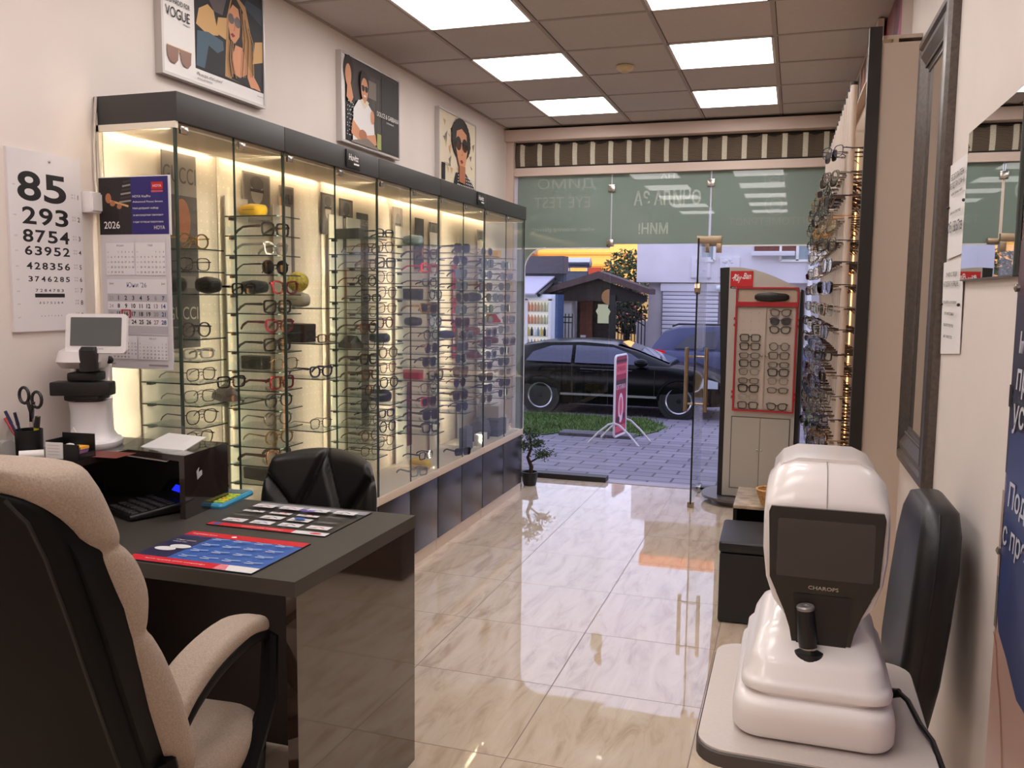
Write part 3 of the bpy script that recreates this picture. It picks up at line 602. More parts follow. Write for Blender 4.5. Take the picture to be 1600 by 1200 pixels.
def tree(name, label, loc, crown, n, col, seed, trunk=1.4, flower=None):
    r0 = random.Random(seed); tt = thing(name, label, 'tree', loc)
    BK = M((70, 56, 46), .9, name='bark'); b_ = MB().tube([(0, 0, 0), (.04, 0, trunk * .5), (0, .05, trunk)], [.09, .07, .05], BK, 8)
    for k in range(7):
        a = r0.uniform(0, 2 * PI); b_.tube([(0, .03, trunk * .8), (math.cos(a) * crown[0] * .35, math.sin(a) * crown[1] * .35, trunk + crown[2] * .4), (math.cos(a) * crown[0] * .7, math.sin(a) * crown[1] * .7, trunk + crown[2] * r0.uniform(.4, 1.1))], [.04, .025, .01], BK, 5)
    obj('trunk', b_, tt)
    l_ = MB(); ms = [M(col, .7, name='leaf_%d' % col[1]), M(tuple(min(255, c + 26) for c in col), .7, name='leaf_light_%d' % col[1])] + ([M(flower, .7, name='blossom')] if flower else [])
    for k in range(n):
        while True:
            p = Vector((r0.uniform(-1, 1), r0.uniform(-1, 1), r0.uniform(-1, 1)))
            if .25 < p.length < 1: break
        p = Vector((p.x * crown[0], p.y * crown[1], trunk + crown[2] * (.75 + p.z))); s = r0.uniform(.05, .1)
        d = Vector((r0.gauss(0, 1), r0.gauss(0, 1), r0.gauss(0, .6))).normalized(); e_ = d.orthogonal().normalized()
        mt = ms[2] if flower and r0.random() < .12 else ms[k % 2]
        l_.raw([p - d * s, p + e_ * s * .45, p + d * s, p - e_ * s * .45], [(0, 1, 2, 3)], mt)
    obj('foliage', l_, tt, smooth=0)
tree('leafy_tree', 'leafy tree in front of the yellow building beside the white wall', (-4.75, 25.5, -.36), (.75, .6, .95), 1500, (74, 88, 44), 4, 1.7)
tree('flowering_shrub', 'shrub with pink blossom behind the iron gate', (-4.25, 23.2, -.36), (.55, .4, .7), 900, (58, 66, 38), 9, 1.1, (232, 140, 132))
# ================================================================== LEFT SIDE OF THE SHOP
# ---- advertising pictures on the left wall
SK = M((214, 150, 112), .6, name='print_skin'); SK2 = M((176, 112, 80), .6, name='print_skin_dark'); HB = M((38, 26, 22), .6, name='print_hair'); BLND = M((178, 134, 88), .6, name='print_blond')
DK = M((26, 26, 32), .6, name='print_dark'); BLU = M((70, 92, 108), .6, name='print_denim'); TAN = M((206, 164, 108), .6, name='print_tan'); PB = M((62, 54, 50), .6, name='print_brown'); PG = M((128, 116, 106), .6, name='print_grey')
LIP = M((140, 44, 44), .6, name='print_lip'); CRM = M((226, 212, 186), .6, name='print_cream'); PWH = M((232, 228, 226), .6, name='print_white'); GRN = M((164, 170, 96), .6, name='print_green')
def wallpic(label, y0, y1, z0, z1, t=.035):
    th = thing('framed_poster', label, 'poster', (XL, y0, z0), 0, 'advertising pictures on the left wall'); W, H = y1 - y0, z1 - z0
    f = MB().bb(0, t, 0, W, 0, .012, ALU).bb(0, t, 0, W, H - .012, H, ALU).bb(0, t, 0, .012, .012, H - .012, ALU).bb(0, t, W - .012, W, .012, H - .012, ALU)
    f.bb(0, t - .008, .012, W - .012, .012, H - .012, PWH)
    obj('frame', f, th, smooth=0)
    return th, W, H, Print((t - .006, 0, 0), (0, 1, 0), (0, 0, 1))
th, W, H, P = wallpic('large white framed poster of a long-haired woman in sunglasses, nearest on left wall', 2.975, 3.69, 2.50, 3.06)
P.rect(.01, .01, W - .01, H - .01, PWH)
P.rect(.21, .068, W - .012, H - .012, DK); X0 = P.X.copy(); P.X = X0 @ Matrix.Translation((0, -.00425, 0)) @ Matrix.Diagonal((1, .85, 1, 1))
P.poly([(.22, .30), (.24, .38), (.30, .42), (.34, .40), (.37, .29), (.30, .27)], TAN); P.poly([(.35, .30), (.37, .38), (.44, .40), (.45, .28)], TAN); P.poly([(.62, .22), (.70, .25), (.70, .36), (.64, .34)], TAN)
P.poly([(.30, .46), (.34, .40), (.40, .40), (.44, .52), (.34, .54)], M((92, 82, 84), .6)); P.poly([(.56, .50), (.70, .44), (.70, .53), (.58, .54)], M((50, 62, 76), .6))
P.poly([(.215, .10), (.225, .27), (.30, .285), (.40, .27), (.41, .19), (.34, .16), (.30, .20), (.27, .10)], BLU); P.poly([(.27, .10), (.30, .22), (.36, .20), (.44, .25), (.42, .09)], DK)
P.poly([(.41, .10), (.42, .26), (.43, .40), (.46, .50), (.51, .53), (.57, .50), (.60, .40), (.62, .28), (.62, .09)], BLND)
P.poly([(.44, .30), (.445, .42), (.47, .505), (.50, .52), (.55, .47), (.54, .33), (.56, .20), (.50, .20)], HB); P.poly([(.47, .10), (.46, .20), (.49, .28), (.54, .28), (.58, .20), (.66, .12), (.68, .09)], SK)
P.poly([(.442, .36), (.448, .44), (.475, .48), (.515, .47), (.53, .41), (.52, .33), (.485, .285), (.455, .30)], SK); P.poly([(.455, .10), (.47, .13), (.52, .12), (.57, .15), (.60, .09)], DK)
P.ell(.462, .405, .022, .026, M((70, 34, 26), .4)); P.ell(.508, .40, .024, .028, M((70, 34, 26), .4)); P.stroke([(.475, .42), (.495, .42)], .005, TAN); P.poly([(.452, .325), (.47, .335), (.488, .325), (.47, .312)], LIP); P.stroke([(.488, .385), (.482, .35), (.474, .35)], .004, SK2)
for k in range(9): P.stroke([(.53 + .008 * k, .48 - .012 * k), (.55 + .009 * k, .33), (.52 + .013 * k, .12 + .004 * k)], .004, (BLND, HB, TAN)[k % 3])
for k in range(5): P.stroke([(.445 + .006 * k, .29), (.43 + .008 * k, .2), (.44 + .012 * k, .11)], .005, (BLND, HB)[k % 2])
P.X = X0
P.text('GIGI HADID FOR', .030, .288, .020, INK, width=.148, bold=.01); P.text('VOGUE', .028, .233, .042, INK, width=.148); P.text('EYEWEAR', .176, .218, .007, INK, 'R')
P.X = X0 @ Matrix.Translation((0, -.145, 0))
P.stroke([(.032, .262), (.182, .262)], .005, TAN); P.stroke([(.08, .25), (.13, .25)], .004, TAN)
for cx in (.066, .146): P.poly([(cx - .036, .262), (cx + .034, .262), (cx + .03, .215), (cx + .012, .197), (cx - .016, .2), (cx - .032, .22)], M((126, 82, 60), .35))
P.X = X0
P.text('My escape, what\'s yours?', .215, .043, .013, INK, width=.17, shear=.25); P.text('#VOGUEEYEWEAR', .215, .025, .008, INK, width=.10); P.text('vogue-eyewear.com', .70, .045, .005, INK, 'R')
obj('print', P.b, th, smooth=0)
th, W, H, P = wallpic('framed poster of a smiling man in white shirt and sunglasses, middle of left wall', 4.42, 5.17, 2.475, 2.965)
P.rect(.01, .01, W - .01, H - .01, PB); P.rect(.012, .01, .05, H - .01, PWH)
for k in range(14): P.rect(.36 + .02 * k, .05, .368 + .02 * k, H - .06, M((84 + (k % 3) * 10, 76 + (k % 3) * 9, 70 + (k % 3) * 9), .6))
P.rect(.33, .30, .43, .40, PG); P.rect(.5, .02, .73, .46, M((44, 40, 38), .6)); P.poly([(.06, .02), (.06, .28), (.13, .30), (.22, .2), (.22, .02)], DK)
for k in range(60):
    P.ell(.07 + .02 * (k % 7) + random.uniform(-.006, .006), .05 + .022 * (k // 7) + random.uniform(-.006, .006), .004, .004, PWH, 6)
P.ell(.08, .40, .055, .08, HB); P.ell(.072, .37, .035, .062, SK); P.poly([(.05, .25), (.06, .33), (.10, .33), (.13, .26), (.10, .22)], SK)
P.poly([(.12, .02), (.13, .20), (.19, .26), (.29, .27), (.37, .22), (.39, .10), (.40, .02)], PWH); P.poly([(.10, .06), (.12, .14), (.20, .10), (.28, .05), (.24, .02)], SK); P.poly([(.40, .10), (.42, .04), (.28, .02), (.26, .07), (.36, .09)], SK)
P.ell(.265, .365, .055, .07, HB); P.ell(.265, .33, .043, .066, SK); P.rect(.245, .24, .285, .29, SK); P.poly([(.215, .265), (.265, .22), (.32, .265), (.29, .275), (.265, .25), (.24, .275)], CRM)
P.ell(.247, .335, .018, .018, INK); P.ell(.287, .335, .018, .018, INK); P.stroke([(.22, .345), (.31, .345)], .005, INK); P.ell(.267, .295, .016, .006, PWH); P.ell(.36, .19, .025, .04, SK)
P.ell(.24, .07, .05, .03, SK2); P.rect(.42, .02, .475, .11, GRN); P.poly([(.10, .02), (.30, .06), (.44, .02), (.44, .012), (.10, .012)], PG)
P.text('DOLCE & GABBANA', .57, .215, .028, PWH, 'C', .30, .004); P.text('EYEWEAR', .60, .19, .010, PWH, 'C', .10)
obj('print', P.b, th, smooth=0)
th, W, H, P = wallpic('small framed poster of a face with dark curls and round sunglasses, farthest on left wall', 5.815, 6.565, 2.43, 2.945)
P.rect(.01, .01, W - .01, H - .01, CRM)
for k in range(26): P.poly([(x0 := random.uniform(.06, .68), z0 := random.uniform(.12, .46)), (x0 + .05, z0 + random.uniform(-.02, .04)), (x0 + .03, z0 - random.uniform(.02, .06))], (TAN, PG, M((206, 178, 136), .6))[k % 3])
P.rect(.05, .02, .12, .14, INK); P.poly([(.28, .012), (.32, .10), (.52, .12), (.70, .04), (.72, .012)], DK)
for k in range(40): P.rect(x0 := .36 + .035 * (k % 10), z0 := .015 + .022 * (k // 10), x0 + .016, z0 + .011, PWH)
for k in range(26):
    a = 2 * PI * k / 26; P.ell(.42 + .15 * math.cos(a), .35 + .12 * math.sin(a), .045, .035, HB, 10)
P.ell(.42, .34, .15, .12, HB); P.poly([(.30, .30), (.32, .40), (.42, .43), (.52, .40), (.54, .28), (.50, .17), (.43, .12), (.36, .17)], SK); P.poly([(.37, .04), (.38, .16), (.50, .16), (.50, .03)], SK2)
P.ell(.355, .315, .058, .05, INK); P.ell(.485, .315, .058, .05, INK); P.stroke([(.39, .325), (.45, .325)], .008, INK); P.ell(.355, .30, .04, .03, M((70, 44, 30), .3)); P.ell(.485, .30, .04, .03, M((70, 44, 30), .3))
P.poly([(.385, .19), (.42, .205), (.455, .19), (.42, .17)], LIP); P.stroke([(.43, .29), (.44, .24), (.41, .238)], .008, SK2)
P.text('DOLCE & GABBANA', .07, .125, .02, INK, width=.13, bold=.01)
obj('print', P.b, th, smooth=0)

# ---- eye test chart
ec = thing('eye_chart', 'white eye test chart with rows of black numbers on the left wall', 'eye chart', (XL, 2.245, 1.497))
obj('board', MB().bb(0, .012, 0, .308, 0, .602, M((222, 216, 218), .35, name='chart_board')), ec, smooth=0)
H = .602
for i, (tx, f, h, x0, x1) in enumerate((('85', .19, .096, .03, .245), ('293', .353, .057, .045, .25), ('8754', .465, .042, .045, .25), ('63952', .547, .030, .05, .25), ('428356', .632, .024, .055, .248), ('3746285', .705, .018, .06, .245), ('7284783', .77, .0105, .088, .215), ('3575284', .84, .0075, .10, .21), ('6537482', .915, .004, .105, .205))):
    P = Print((.0122, 0, 0), (0, 1, 0), (0, 0, 1)); n = len(tx); P.k = 0
    for q, ch in enumerate(tx): P.text(ch, x0 + (x1 - x0) * (q + .5) / n, H * (1 - f) - h / 2, h, INK, 'C', h * 1.0, .022 if i < 6 else .01); P.k = 0
    lo_ = .02 if i == 0 else 0
    P.text(str(i + 1), .292, H * (1 - f) - .008 - lo_, .017, INK, 'C', None, .01); P.k = 0
    for dx in (0, .01): P.text(('0.1', '0.2', '0.3', '0.4', '0.5', '0.6', '0.7', '0.8', '0.9')[i], .262, H * (1 - f) - .006 + dx - lo_, .006, GREYINK, 'L', .016); P.k = 0
    P.text(('6/60', '6/30', '6/20', '6/15', '6/12', '6/10', '6/9', '6/8', '6/7')[i], .022, H * (1 - f) - .006, .005, GREYINK, 'C', .011)
    if i == 6: P.rect(.088, H * .190, .215, H * .212, INK)
    obj('number_row', P.b, ec, smooth=0)
s_ = MB(); s_.lathe([(.005, 0), (.004, .003), (.001, .004)], CHROME, 10, X=basis((.012, .17, .575), (0, 1, 0), (0, 0, 1))); obj('screw', s_, ec)

# ---- cable box and cable beside the cabinet
cbx = thing('junction_box', 'white electrical junction box with two cables beside the glass cabinet', 'junction box', (XL, 2.56, 1.915))
obj('box', MB().bb(0, .045, 0, .075, 0, .075, WHITE, .006).bb(.045, .05, .008, .067, .008, .067, WHITE), cbx)
c_ = MB(); 
for k in (0, 1): c_.tube([(.012, .068 + .012 * k, .075), (.010, .064 + .014 * k, .12), (.008, .066 + .016 * k, .25), (.010, .072 + .012 * k, .33), (.012, .080 + .01 * k, .42)], .005, M((206, 196, 186), .5, name='white_cable'), 6)
obj('cable', c_, cbx)

# ---- display cabinets ------------------------------------------------------------
XF = -2.105; XB = XL; EDG = [2.64, 3.33, 4.22, 5.06, 5.9, 6.86]
HEADM = M((56, 55, 55), .42, name='graphite_panel'); GLOSS = M((44, 42, 45), .22, name='dark_gloss_door', coat=.0)
CREAM = M((226, 208, 184), .5, name='cream_board'); RAIL = M((216, 200, 184), .4, name='cream_rail'); STRIPW = M((232, 222, 204), .5, name='white_upright')
m, t, b = nodemat('perforated_cream_panel'); b.inputs['Roughness'].default_value = .5
tc = t.nodes.new('ShaderNodeTexCoord'); vm = t.nodes.new('ShaderNodeVectorMath'); vm.operation = 'MULTIPLY'; vm.inputs[1].default_value = (1, 25, 25); fr_ = t.nodes.new('ShaderNodeVectorMath'); fr_.operation = 'FRACTION'; sb = t.nodes.new('ShaderNodeVectorMath'); sb.operation = 'SUBTRACT'; sb.inputs[1].default_value = (0, .5, .5)
mu = t.nodes.new('ShaderNodeVectorMath'); mu.operation = 'MULTIPLY'; mu.inputs[1].default_value = (0, 1, 1); ln = t.nodes.new('ShaderNodeVectorMath'); ln.operation = 'LENGTH'; lt = t.nodes.new('ShaderNodeMath'); lt.operation = 'LESS_THAN'; lt.inputs[1].default_value = .10
mx = t.nodes.new('ShaderNodeMix'); mx.data_type = 'RGBA'; mx.inputs[6].default_value = (lin(230), lin(216), lin(194), 1); mx.inputs[7].default_value = (lin(246), lin(238), lin(222), 1)
for a, bb_ in ((tc.outputs['Object'], vm.inputs[0]), (vm.outputs[0], fr_.inputs[0]), (fr_.outputs[0], sb.inputs[0]), (sb.outputs[0], mu.inputs[0]), (mu.outputs[0], ln.inputs[0]), (ln.outputs['Value'], lt.inputs[0]), (lt.outputs[0], mx.inputs[0]), (mx.outputs[2], b.inputs['Base Color'])): t.links.new(a, bb_)
PERF = m
LEDW = M((255, 232, 200), .5, name='warm_led', emit=11)
LEDV = M((255, 236, 208), .5, name='warm_led_bar', emit=230); POSTM = M((92, 100, 94), .35, .3, name='grey_green_post')
ROWZ = [1.97 - .0855 * k for k in range(15)]
# towers of small glass shelves: name used in labels, near edge, width, z offset, rows that carry a shelf
TOW = [('end', 2.79, .17, 0, [2, 3, 4, 6, 7, 8, 9, 10, 11, 12, 13]), ('second', 3.34, .19, 0, list(range(15))), ('third', 3.72, .17, .02, [5, 7, 9, 12, 14]), ('fourth', 4.25, .17, -.04, list(range(15))),
       ('fifth', 4.45, .18, -.02, list(range(15))), ('sixth', 5.08, .18, -.03, list(range(15))), ('seventh', 5.64, .18, -.05, list(range(14))), ('eighth', 6.17, .18, -.05, list(range(14))), ('ninth', 6.60, .18, -.05, list(range(14)))]
UN = ['near the eye chart', 'second from the desk', 'in the middle of the row', 'second from the shop window', 'beside the shop window']
cabs = []
for u in range(5):
    y0, y1 = EDG[u] + .002, EDG[u + 1] - .002; ym = (y0 + y1) / 2
    cab = thing('display_cabinet', 'glass fronted eyewear cabinet with dark header and base, ' + UN[u], 'display cabinet', (0, 0, 0), 0, 'glass display cabinets along the left wall'); cabs.append(cab)
    obj('header', MB().bb(XB, XF + .005, y0, y1, 2.235, 2.338, HEADM, .002), cab)
    obj('ceiling_panel', MB().bb(XB + .06, XF - .02, y0, y1, 2.218, 2.235, CREAM), cab, smooth=0)
    l_ = MB().bb(XB + .02, XB + .055, y0 + .03, y1 - .03, 2.231, 2.234, LEDW); obj('led_strip', l_, cab, smooth=0)
    obj('back_panel', MB().bb(XB + .002, XB + .012, y0, y1, .53, 2.222, PERF), cab, smooth=0)
    obj('deck', MB().bb(XB, XF, y0, y1, .485, .53, RAIL, .003), cab)
    obj('base', MB().bb(XB, XF - .03, y0, y1, .075, .485, GLOSS), cab, smooth=0)
    for a, c in ((y0, ym), (ym, y1)):
        obj('base_door', MB().bb(XF - .028, XF - .010, a + .003, c - .003, .08, .48, GLOSS, .002), cab)
        gd = obj('glass_door', MB().bb(XF - .009, XF - .005, a + .004, c - .004, .535, 2.235, GLASS), cab, smooth=0)
        e_ = MB().bb(XF - .0092, XF - .0048, a + .0028, a + .004, .535, 2.235, GEDGE).bb(XF - .0092, XF - .0048, c - .004, c - .0028, .535, 2.235, GEDGE); obj('glass_edge', e_, gd, smooth=0)
        h_ = MB().bb(XF - .006, XF + .006, a + .02, a + .06, 2.195, 2.222, CHROME, .002); obj('hinge', h_, gd)
    obj('plinth', MB().bb(XB, XF - .02, y0, y1, 0, .075, RAIL), cab, smooth=0)
    for yy in ([y0 + .012, y1 - .02] if u == 4 else [y0 + .012]):
        po = obj('light_post', MB().bb(XF - .016, XF - .012, yy, yy + .008, .53, 2.218, POSTM).bb(XF - .023, XF - .016, yy, yy + .001, .53, 2.218, POSTM).bb(XF - .023, XF - .016, yy + .007, yy + .008, .53, 2.218, POSTM), cab, smooth=0)
        obj('led_bar', MB().bb(XF - .018, XF - .0165, yy + .0014, yy + .0066, .56, 2.19, LEDV), po, smooth=0)
    if u in (1, 2, 4): obj('divider', MB().bb(XB + .02, XF - .012, y0, y0 + .006, .53, 2.22, GLASS).bb(XF - .016, XF - .011, y0, y0 + .006, .53, 2.22, GEDGE), cab, smooth=0)
    if u == 0:
        obj('side_glass', MB().bb(XB + .02, XF - .012, y0, y0 + .006, .535, 2.215, GLASS), cab, smooth=0)
        f_ = MB().bb(XB, XB + .02, y0 - .004, y0 + .01, .53, 2.235, STRIPW).bb(XB, XF, y0 - .004, y0 + .012, 2.212, 2.235, STRIPW).bb(XF - .013, XF - .004, y0 - .001, y0 + .008, .535, 2.212, GEDGE); obj('side_frame', f_, cab, smooth=0)
        obj('side_strip', MB().bb(XB + .013, XB + .018, y0 + .02, y0 + .30, .53, 2.222, STRIPW), cab, smooth=0)
    if u == 4: obj('side_glass', MB().bb(XB + .02, XF - .012, y1 - .006, y1, .535, 2.215, GLASS).bb(XF - .013, XF - .004, y1 - .008, y1, .535, 2.235, GEDGE), cab, smooth=0)
    # shelves belonging to this cabinet
    for nm, ty, tw, dz, rows in TOW:
        if not (EDG[u] <= ty < EDG[u + 1]): continue
        ty1 = min(ty + tw, 9)
        up = MB().bb(XB + .034, XB + .040, ty + .01, ty + tw - .01, .53, 2.06, STRIPW)
        uo = obj('upright', up, cab, smooth=0)
        for r in rows:
            z = ROWZ[r] + dz
            if z < .60: continue
            xf = -2.155 if nm != 'end' else -2.15
            sh = MB().bb(XB + .042, xf, ty, ty1, z - .005, z, SHELFGLASS)
            s_ = obj('shelf', sh, cab, smooth=0)
            e_ = MB().bb(xf, xf + .0012, ty, ty1, z - .005, z, GEDGE).bb(XB + .042, xf, ty - .0012, ty, z - .005, z, GEDGE); obj('shelf_edge', e_, s_, smooth=0)
            cl = MB().bb(XB + .041, XB + .065, ty + .03, ty + .055, z - .016, z - .005, BLACK); obj('shelf_clip', cl, s_, smooth=0)
# brand plates on the header
for y, w_, lab in ((3.86, .14, 'black plate with white lettering on the cabinet header, nearer one'), (5.70, .14, 'black plate with white lettering on the cabinet header, farther one')):
    pl = thing('sign_plate', lab, 'sign', (XF + .005, y, 2.245), 0, 'black plates on the cabinet header')
    obj('plate', MB().bb(0, .008, 0, w_, 0, .085, BLACK, .002), pl)
    P = Print((.0082, 0, 0), (0, 1, 0), (0, 0, 1)); P.text('Huvitz', w_ / 2, .037, .030, PWH, 'C', .10, .02, .1); P.rect(.07, .018, .125, .026, PWH); obj('lettering', P.b, pl, smooth=0)

# brand cards standing at the back of the cabinets
def card(label, y0, y1, z0, z1, base, draw, x=XB + .024, cat='display card'):
    th = thing('display_card', label, cat, (x, y0, z0), 0, 'printed cards at the back of the cabinets')
    obj('card', MB().bb(0, .005, 0, y1 - y0, 0, z1 - z0, base), th, smooth=0)
    P = Print((.0052, 0, 0), (0, 1, 0), (0, 0, 1)); draw(P, y1 - y0, z1 - z0)
    if P.b.v: obj('print', P.b, th, smooth=0)
G1 = M((150, 142, 134), .6, name='card_grey'); G2 = M((84, 78, 76), .6, name='card_charcoal'); G3 = M((118, 108, 102), .6, name='card_mid'); G4 = M((186, 172, 158), .6, name='card_light')
def dr_long(P, w, h):
    P.rect(0, h - .17, w, h, G1); P.text('GUCCI', w / 2, h - .12, .07, G2, 'C', w * .95); P.rect(0, 0, w, h - .175, G2); P.ell(w * .55, h * .66, .05, .09, SK2); P.text('GUCCI', w / 2, .12, .055, G4, 'C', w * .9); P.rect(.02, .25, w - .02, .30, G3)
card('tall grey card with large spaced capitals at the back of the nearest cabinet', 2.96, 3.17, 1.40, 2.20, G2, dr_long)
def dr_face(P, w, h):
    P.rect(.01, .01, w - .01, h - .01, G3); P.ell(w * .5, h * .62, w * .22, h * .24, G4); P.ell(w * .5, h * .8, w * .25, h * .14, G2); P.rect(w * .25, h * .62, w * .75, h * .68, INK); P.poly([(w * .2, .01), (w * .3, h * .34), (w * .7, h * .34), (w * .8, .01)], G2)
def dr_letter(tx):
    def f(P, w, h): dr_face(P, w, h); P.text(tx, w / 2, h * .86, h * .08, INK, 'C', w * .8)
    return f
card('grey portrait card above the yellow case in nearest cabinet', 3.50, 3.72, 1.96, 2.19, G1, dr_face)
card('tall portrait card with words at its top, left of purple-lit gap', 3.80, 3.93, 1.55, 2.16, G1, dr_letter('Red Bull'))
card('dark portrait card in second cabinet, upper left', 4.20, 4.34, 1.95, 2.17, G2, dr_face)
card('dark portrait card in second cabinet beside the long black case', 4.40, 4.55, 1.88, 2.16, G2, dr_face)
card('tall charcoal banner behind the fifth column of shelves', 4.60, 4.74, .85, 2.10, G2, lambda P, w, h: (P.text('PORSCHE', w / 2, h - .07, .035, G4, 'C', w * 1.0), P.rect(.02, .2, w - .02, .5, G3)))
card('pale sketch card of a face above the sixth column', 5.08, 5.22, 1.93, 2.18, G4, lambda P, w, h: (P.ell(w / 2, h * .55, w * .3, h * .3, G1), P.rect(w * .2, h * .55, w * .8, h * .6, G2), P.rect(0, 0, w, h * .16, G3)))
card('narrow dark card leaning above the sixth column, left of a pair', 5.42, 5.56, 1.80, 2.14, G2, lambda P, w, h: P.poly([(w * .3, h * .5), (w * .5, h * .7), (w * .7, h * .45)], G4))
card('narrow dark card leaning above the seventh column, right of a pair', 5.66, 5.80, 1.80, 2.13, G2, dr_face)
card('grey poster card in the cabinet beside the shop window', 6.62, 6.78, 1.95, 2.15, G1, dr_face)
card('tall red banner behind the eighth column of shelves', 6.10, 6.16, 1.15, 1.85, RED, lambda P, w, h: [P.rect(.005, .1 + .18 * k, w - .005, .16 + .18 * k, PWH) for k in range(3)])
card('dark red standing strip behind the sixth column near the deck', 5.30, 5.36, .62, 1.05, M((126, 30, 44), .5), lambda P, w, h: P.text('Ray', w / 2, h * .5, .03, PWH, 'C', w * .8))

# ---- wall calendar on the cabinet end
CY = 2.612
ca = thing('wall_calendar', 'three month wall calendar with dark blue picture header on the cabinet end', 'calendar', (-2.424, CY, 1.354)); CW, CH = .302, .688
CB = M((206, 202, 206), .6, name='calendar_card'); PUR = M((40, 32, 106), .5, name='indigo_print'); LBL = M((116, 156, 190), .6, name='pale_blue_print'); LG = M((180, 176, 182), .6, name='light_grey_print'); MIDB = M((40, 70, 128), .6, name='blue_ink')
obj('back_card', MB().bb(0, CW, 0, .006, 0, CH, CB), ca, smooth=0)
P = Print((0, -.0005, 0), (1, 0, 0), (0, 0, 1), .0001)
P.rect(0, .485, CW, CH, PUR); P.rect(.0, .485, .142, CH, M((40, 34, 36), .6)); P.poly([(.0, .485), (.0, .60), (.04, .645), (.06, .60), (.085, .57), (.09, .485)], M((26, 20, 20), .6)); P.ell(.032, .625, .026, .03, HB); P.ell(.042, .615, .013, .018, SK2)
P.stroke([(.05, .606), (.13, .585)], .007, TAN); P.ell(.06, .596, .012, .01, SK2); P.ell(.09, .585, .011, .009, SK2)
for k in range(6): P.stroke([(.09 + .004 * k, .60 + .014 * k), (.142, .605 + .014 * k)], .006, (G1, PB)[k % 2])
P.text('2026', .02, .507, .026, PWH, width=.07, bold=.005); P.rect(.232, .642, .282, .668, RED); P.text('HOYA', .257, .650, .010, PWH, 'C', .036); P.rect(.232, .632, .282, .639, M((190, 80, 100), .5))
for tx, z, h in (('HOYA VisuPro', .615, .009), ('Advanced Focus lenses', .597, .007), ('Най-добрият избор', .574, .007), ('за неопределени занимания', .550, .007), ('с едно поглед на предписание', .526, .007)): P.text(tx, .150, z, h, PWH, width=min(.13, .0065 * len(tx)))
P.text('HOYA', .24, .502, .014, PWH, 'L', .046)
DAYS = ['MON', 'TUE', 'WED', 'THU', 'FRI', 'SAT', 'SUN']
def month(x, z, w, h, start, n, title, size, big=False):
    P.rect(x, z, x + w, z + h, M((222, 219, 222), .6, name='month_panel')); P.text(title, x + w / 2, z + h - size * 1.9, size * 1.15, MIDB, 'C')
    cw = w / 8; rows = 5; rh = (h - size * 3.6) / rows
    if big:
        for k in (0, 2, 4): P.rect(x, z + h - size * 3.4 - rh * (k + 1), x + w, z + h - size * 3.4 - rh * k, LG)
    for dno in range(1, n + 1):
        q = start + dno - 1; c, r = q % 7, q // 7
        if r >= rows: continue
        P.text(str(dno), x + cw * (c + 1.5), z + h - size * 3.4 - rh * (r + .5) - size * .5, size, INK if c < 5 else (GREYINK if c == 5 else MIDB), 'C', None, .03 if big else .015)
    for r in range(rows): P.text(str((23 if big else 14) + r), x + cw * .5, z + h - size * 3.4 - rh * (r + .5) - size * .5, size * .9, GREYINK, 'C')
month(.025, .34, .125, .115, 2, 30, 'Април', .0068); month(.155, .34, .13, .115, 4, 31, 'Май', .0068)
month(.025, .125, .262, .20, 0, 28, 'Юни \'26', .0155, True); P.text('June', .035, .306, .008, INK); P.text('Juni', .28, .306, .008, INK, 'R')
month(.025, .035, .125, .085, 2, 31, 'Юли', .0062); month(.155, .035, .13, .085, 5, 31, 'Август', .0062)
P.text('Ирена', .02, .014, .008, INK); P.rect(.20, .012, .285, .018, GREYINK)
obj('printed_months', P.b, ca, smooth=0)
fx, fz = .025 + .262 / 8 * 2.5, .125 + .20 - .0155 * 3.4 - (.20 - .0155 * 3.6) / 5 * 2.5
f_ = MB(); 
for a in (-1, 1): f_.bb(fx + a * .018 - .002, fx + a * .018 + .002, -.006, -.0035, fz - .014, fz + .014, RED); f_.bb(fx - .02, fx + .02, -.006, -.0035, fz + a * .013 - .002, fz + a * .013 + .002, RED)
obj('date_marker', f_, ca, smooth=0, label='red date marker')
obj('picture_header', MB().bb(-.004, CW + .004, .006, .010, .482, CH + .004, PWH), ca, smooth=0)

# ---- desk
DT = M((62, 58, 53), .42, name='grey_brown_desktop'); DG = M((52, 39, 33), .07, name='dark_brown_gloss', ior=1.6, coat=1.0)
DZ = .88
dk = thing('desk', 'long dark brown desk with gloss end panel in the foreground', 'desk', (0, 0, 0))
tp = [(XL + .004, 1.955), (-1.222, 1.952), (-1.212, 2.70), (-2.09, 2.70), (-2.09, 2.625), (XL + .004, 2.625)]
obj('desktop', MB().prism(tp, .042, DT, None, DZ - .042), dk, smooth=0)
obj('end_panel', MB().prism([(-1.255, 1.96), (-1.223, 1.96), (-1.213, 2.695), (-1.25, 2.695)], DZ - .043, DG), dk, smooth=0)
obj('modesty_panel', MB().bb(XL + .032, -1.255, 2.60, 2.622, .02, DZ - .043, M((38, 30, 28), .4, name='dark_panel')), dk, smooth=0)
obj('inner_panel', MB().bb(XL + .004, XL + .03, 1.97, 2.6, 0, DZ - .043, M((38, 30, 28), .4, name='dark_panel')), dk, smooth=0)
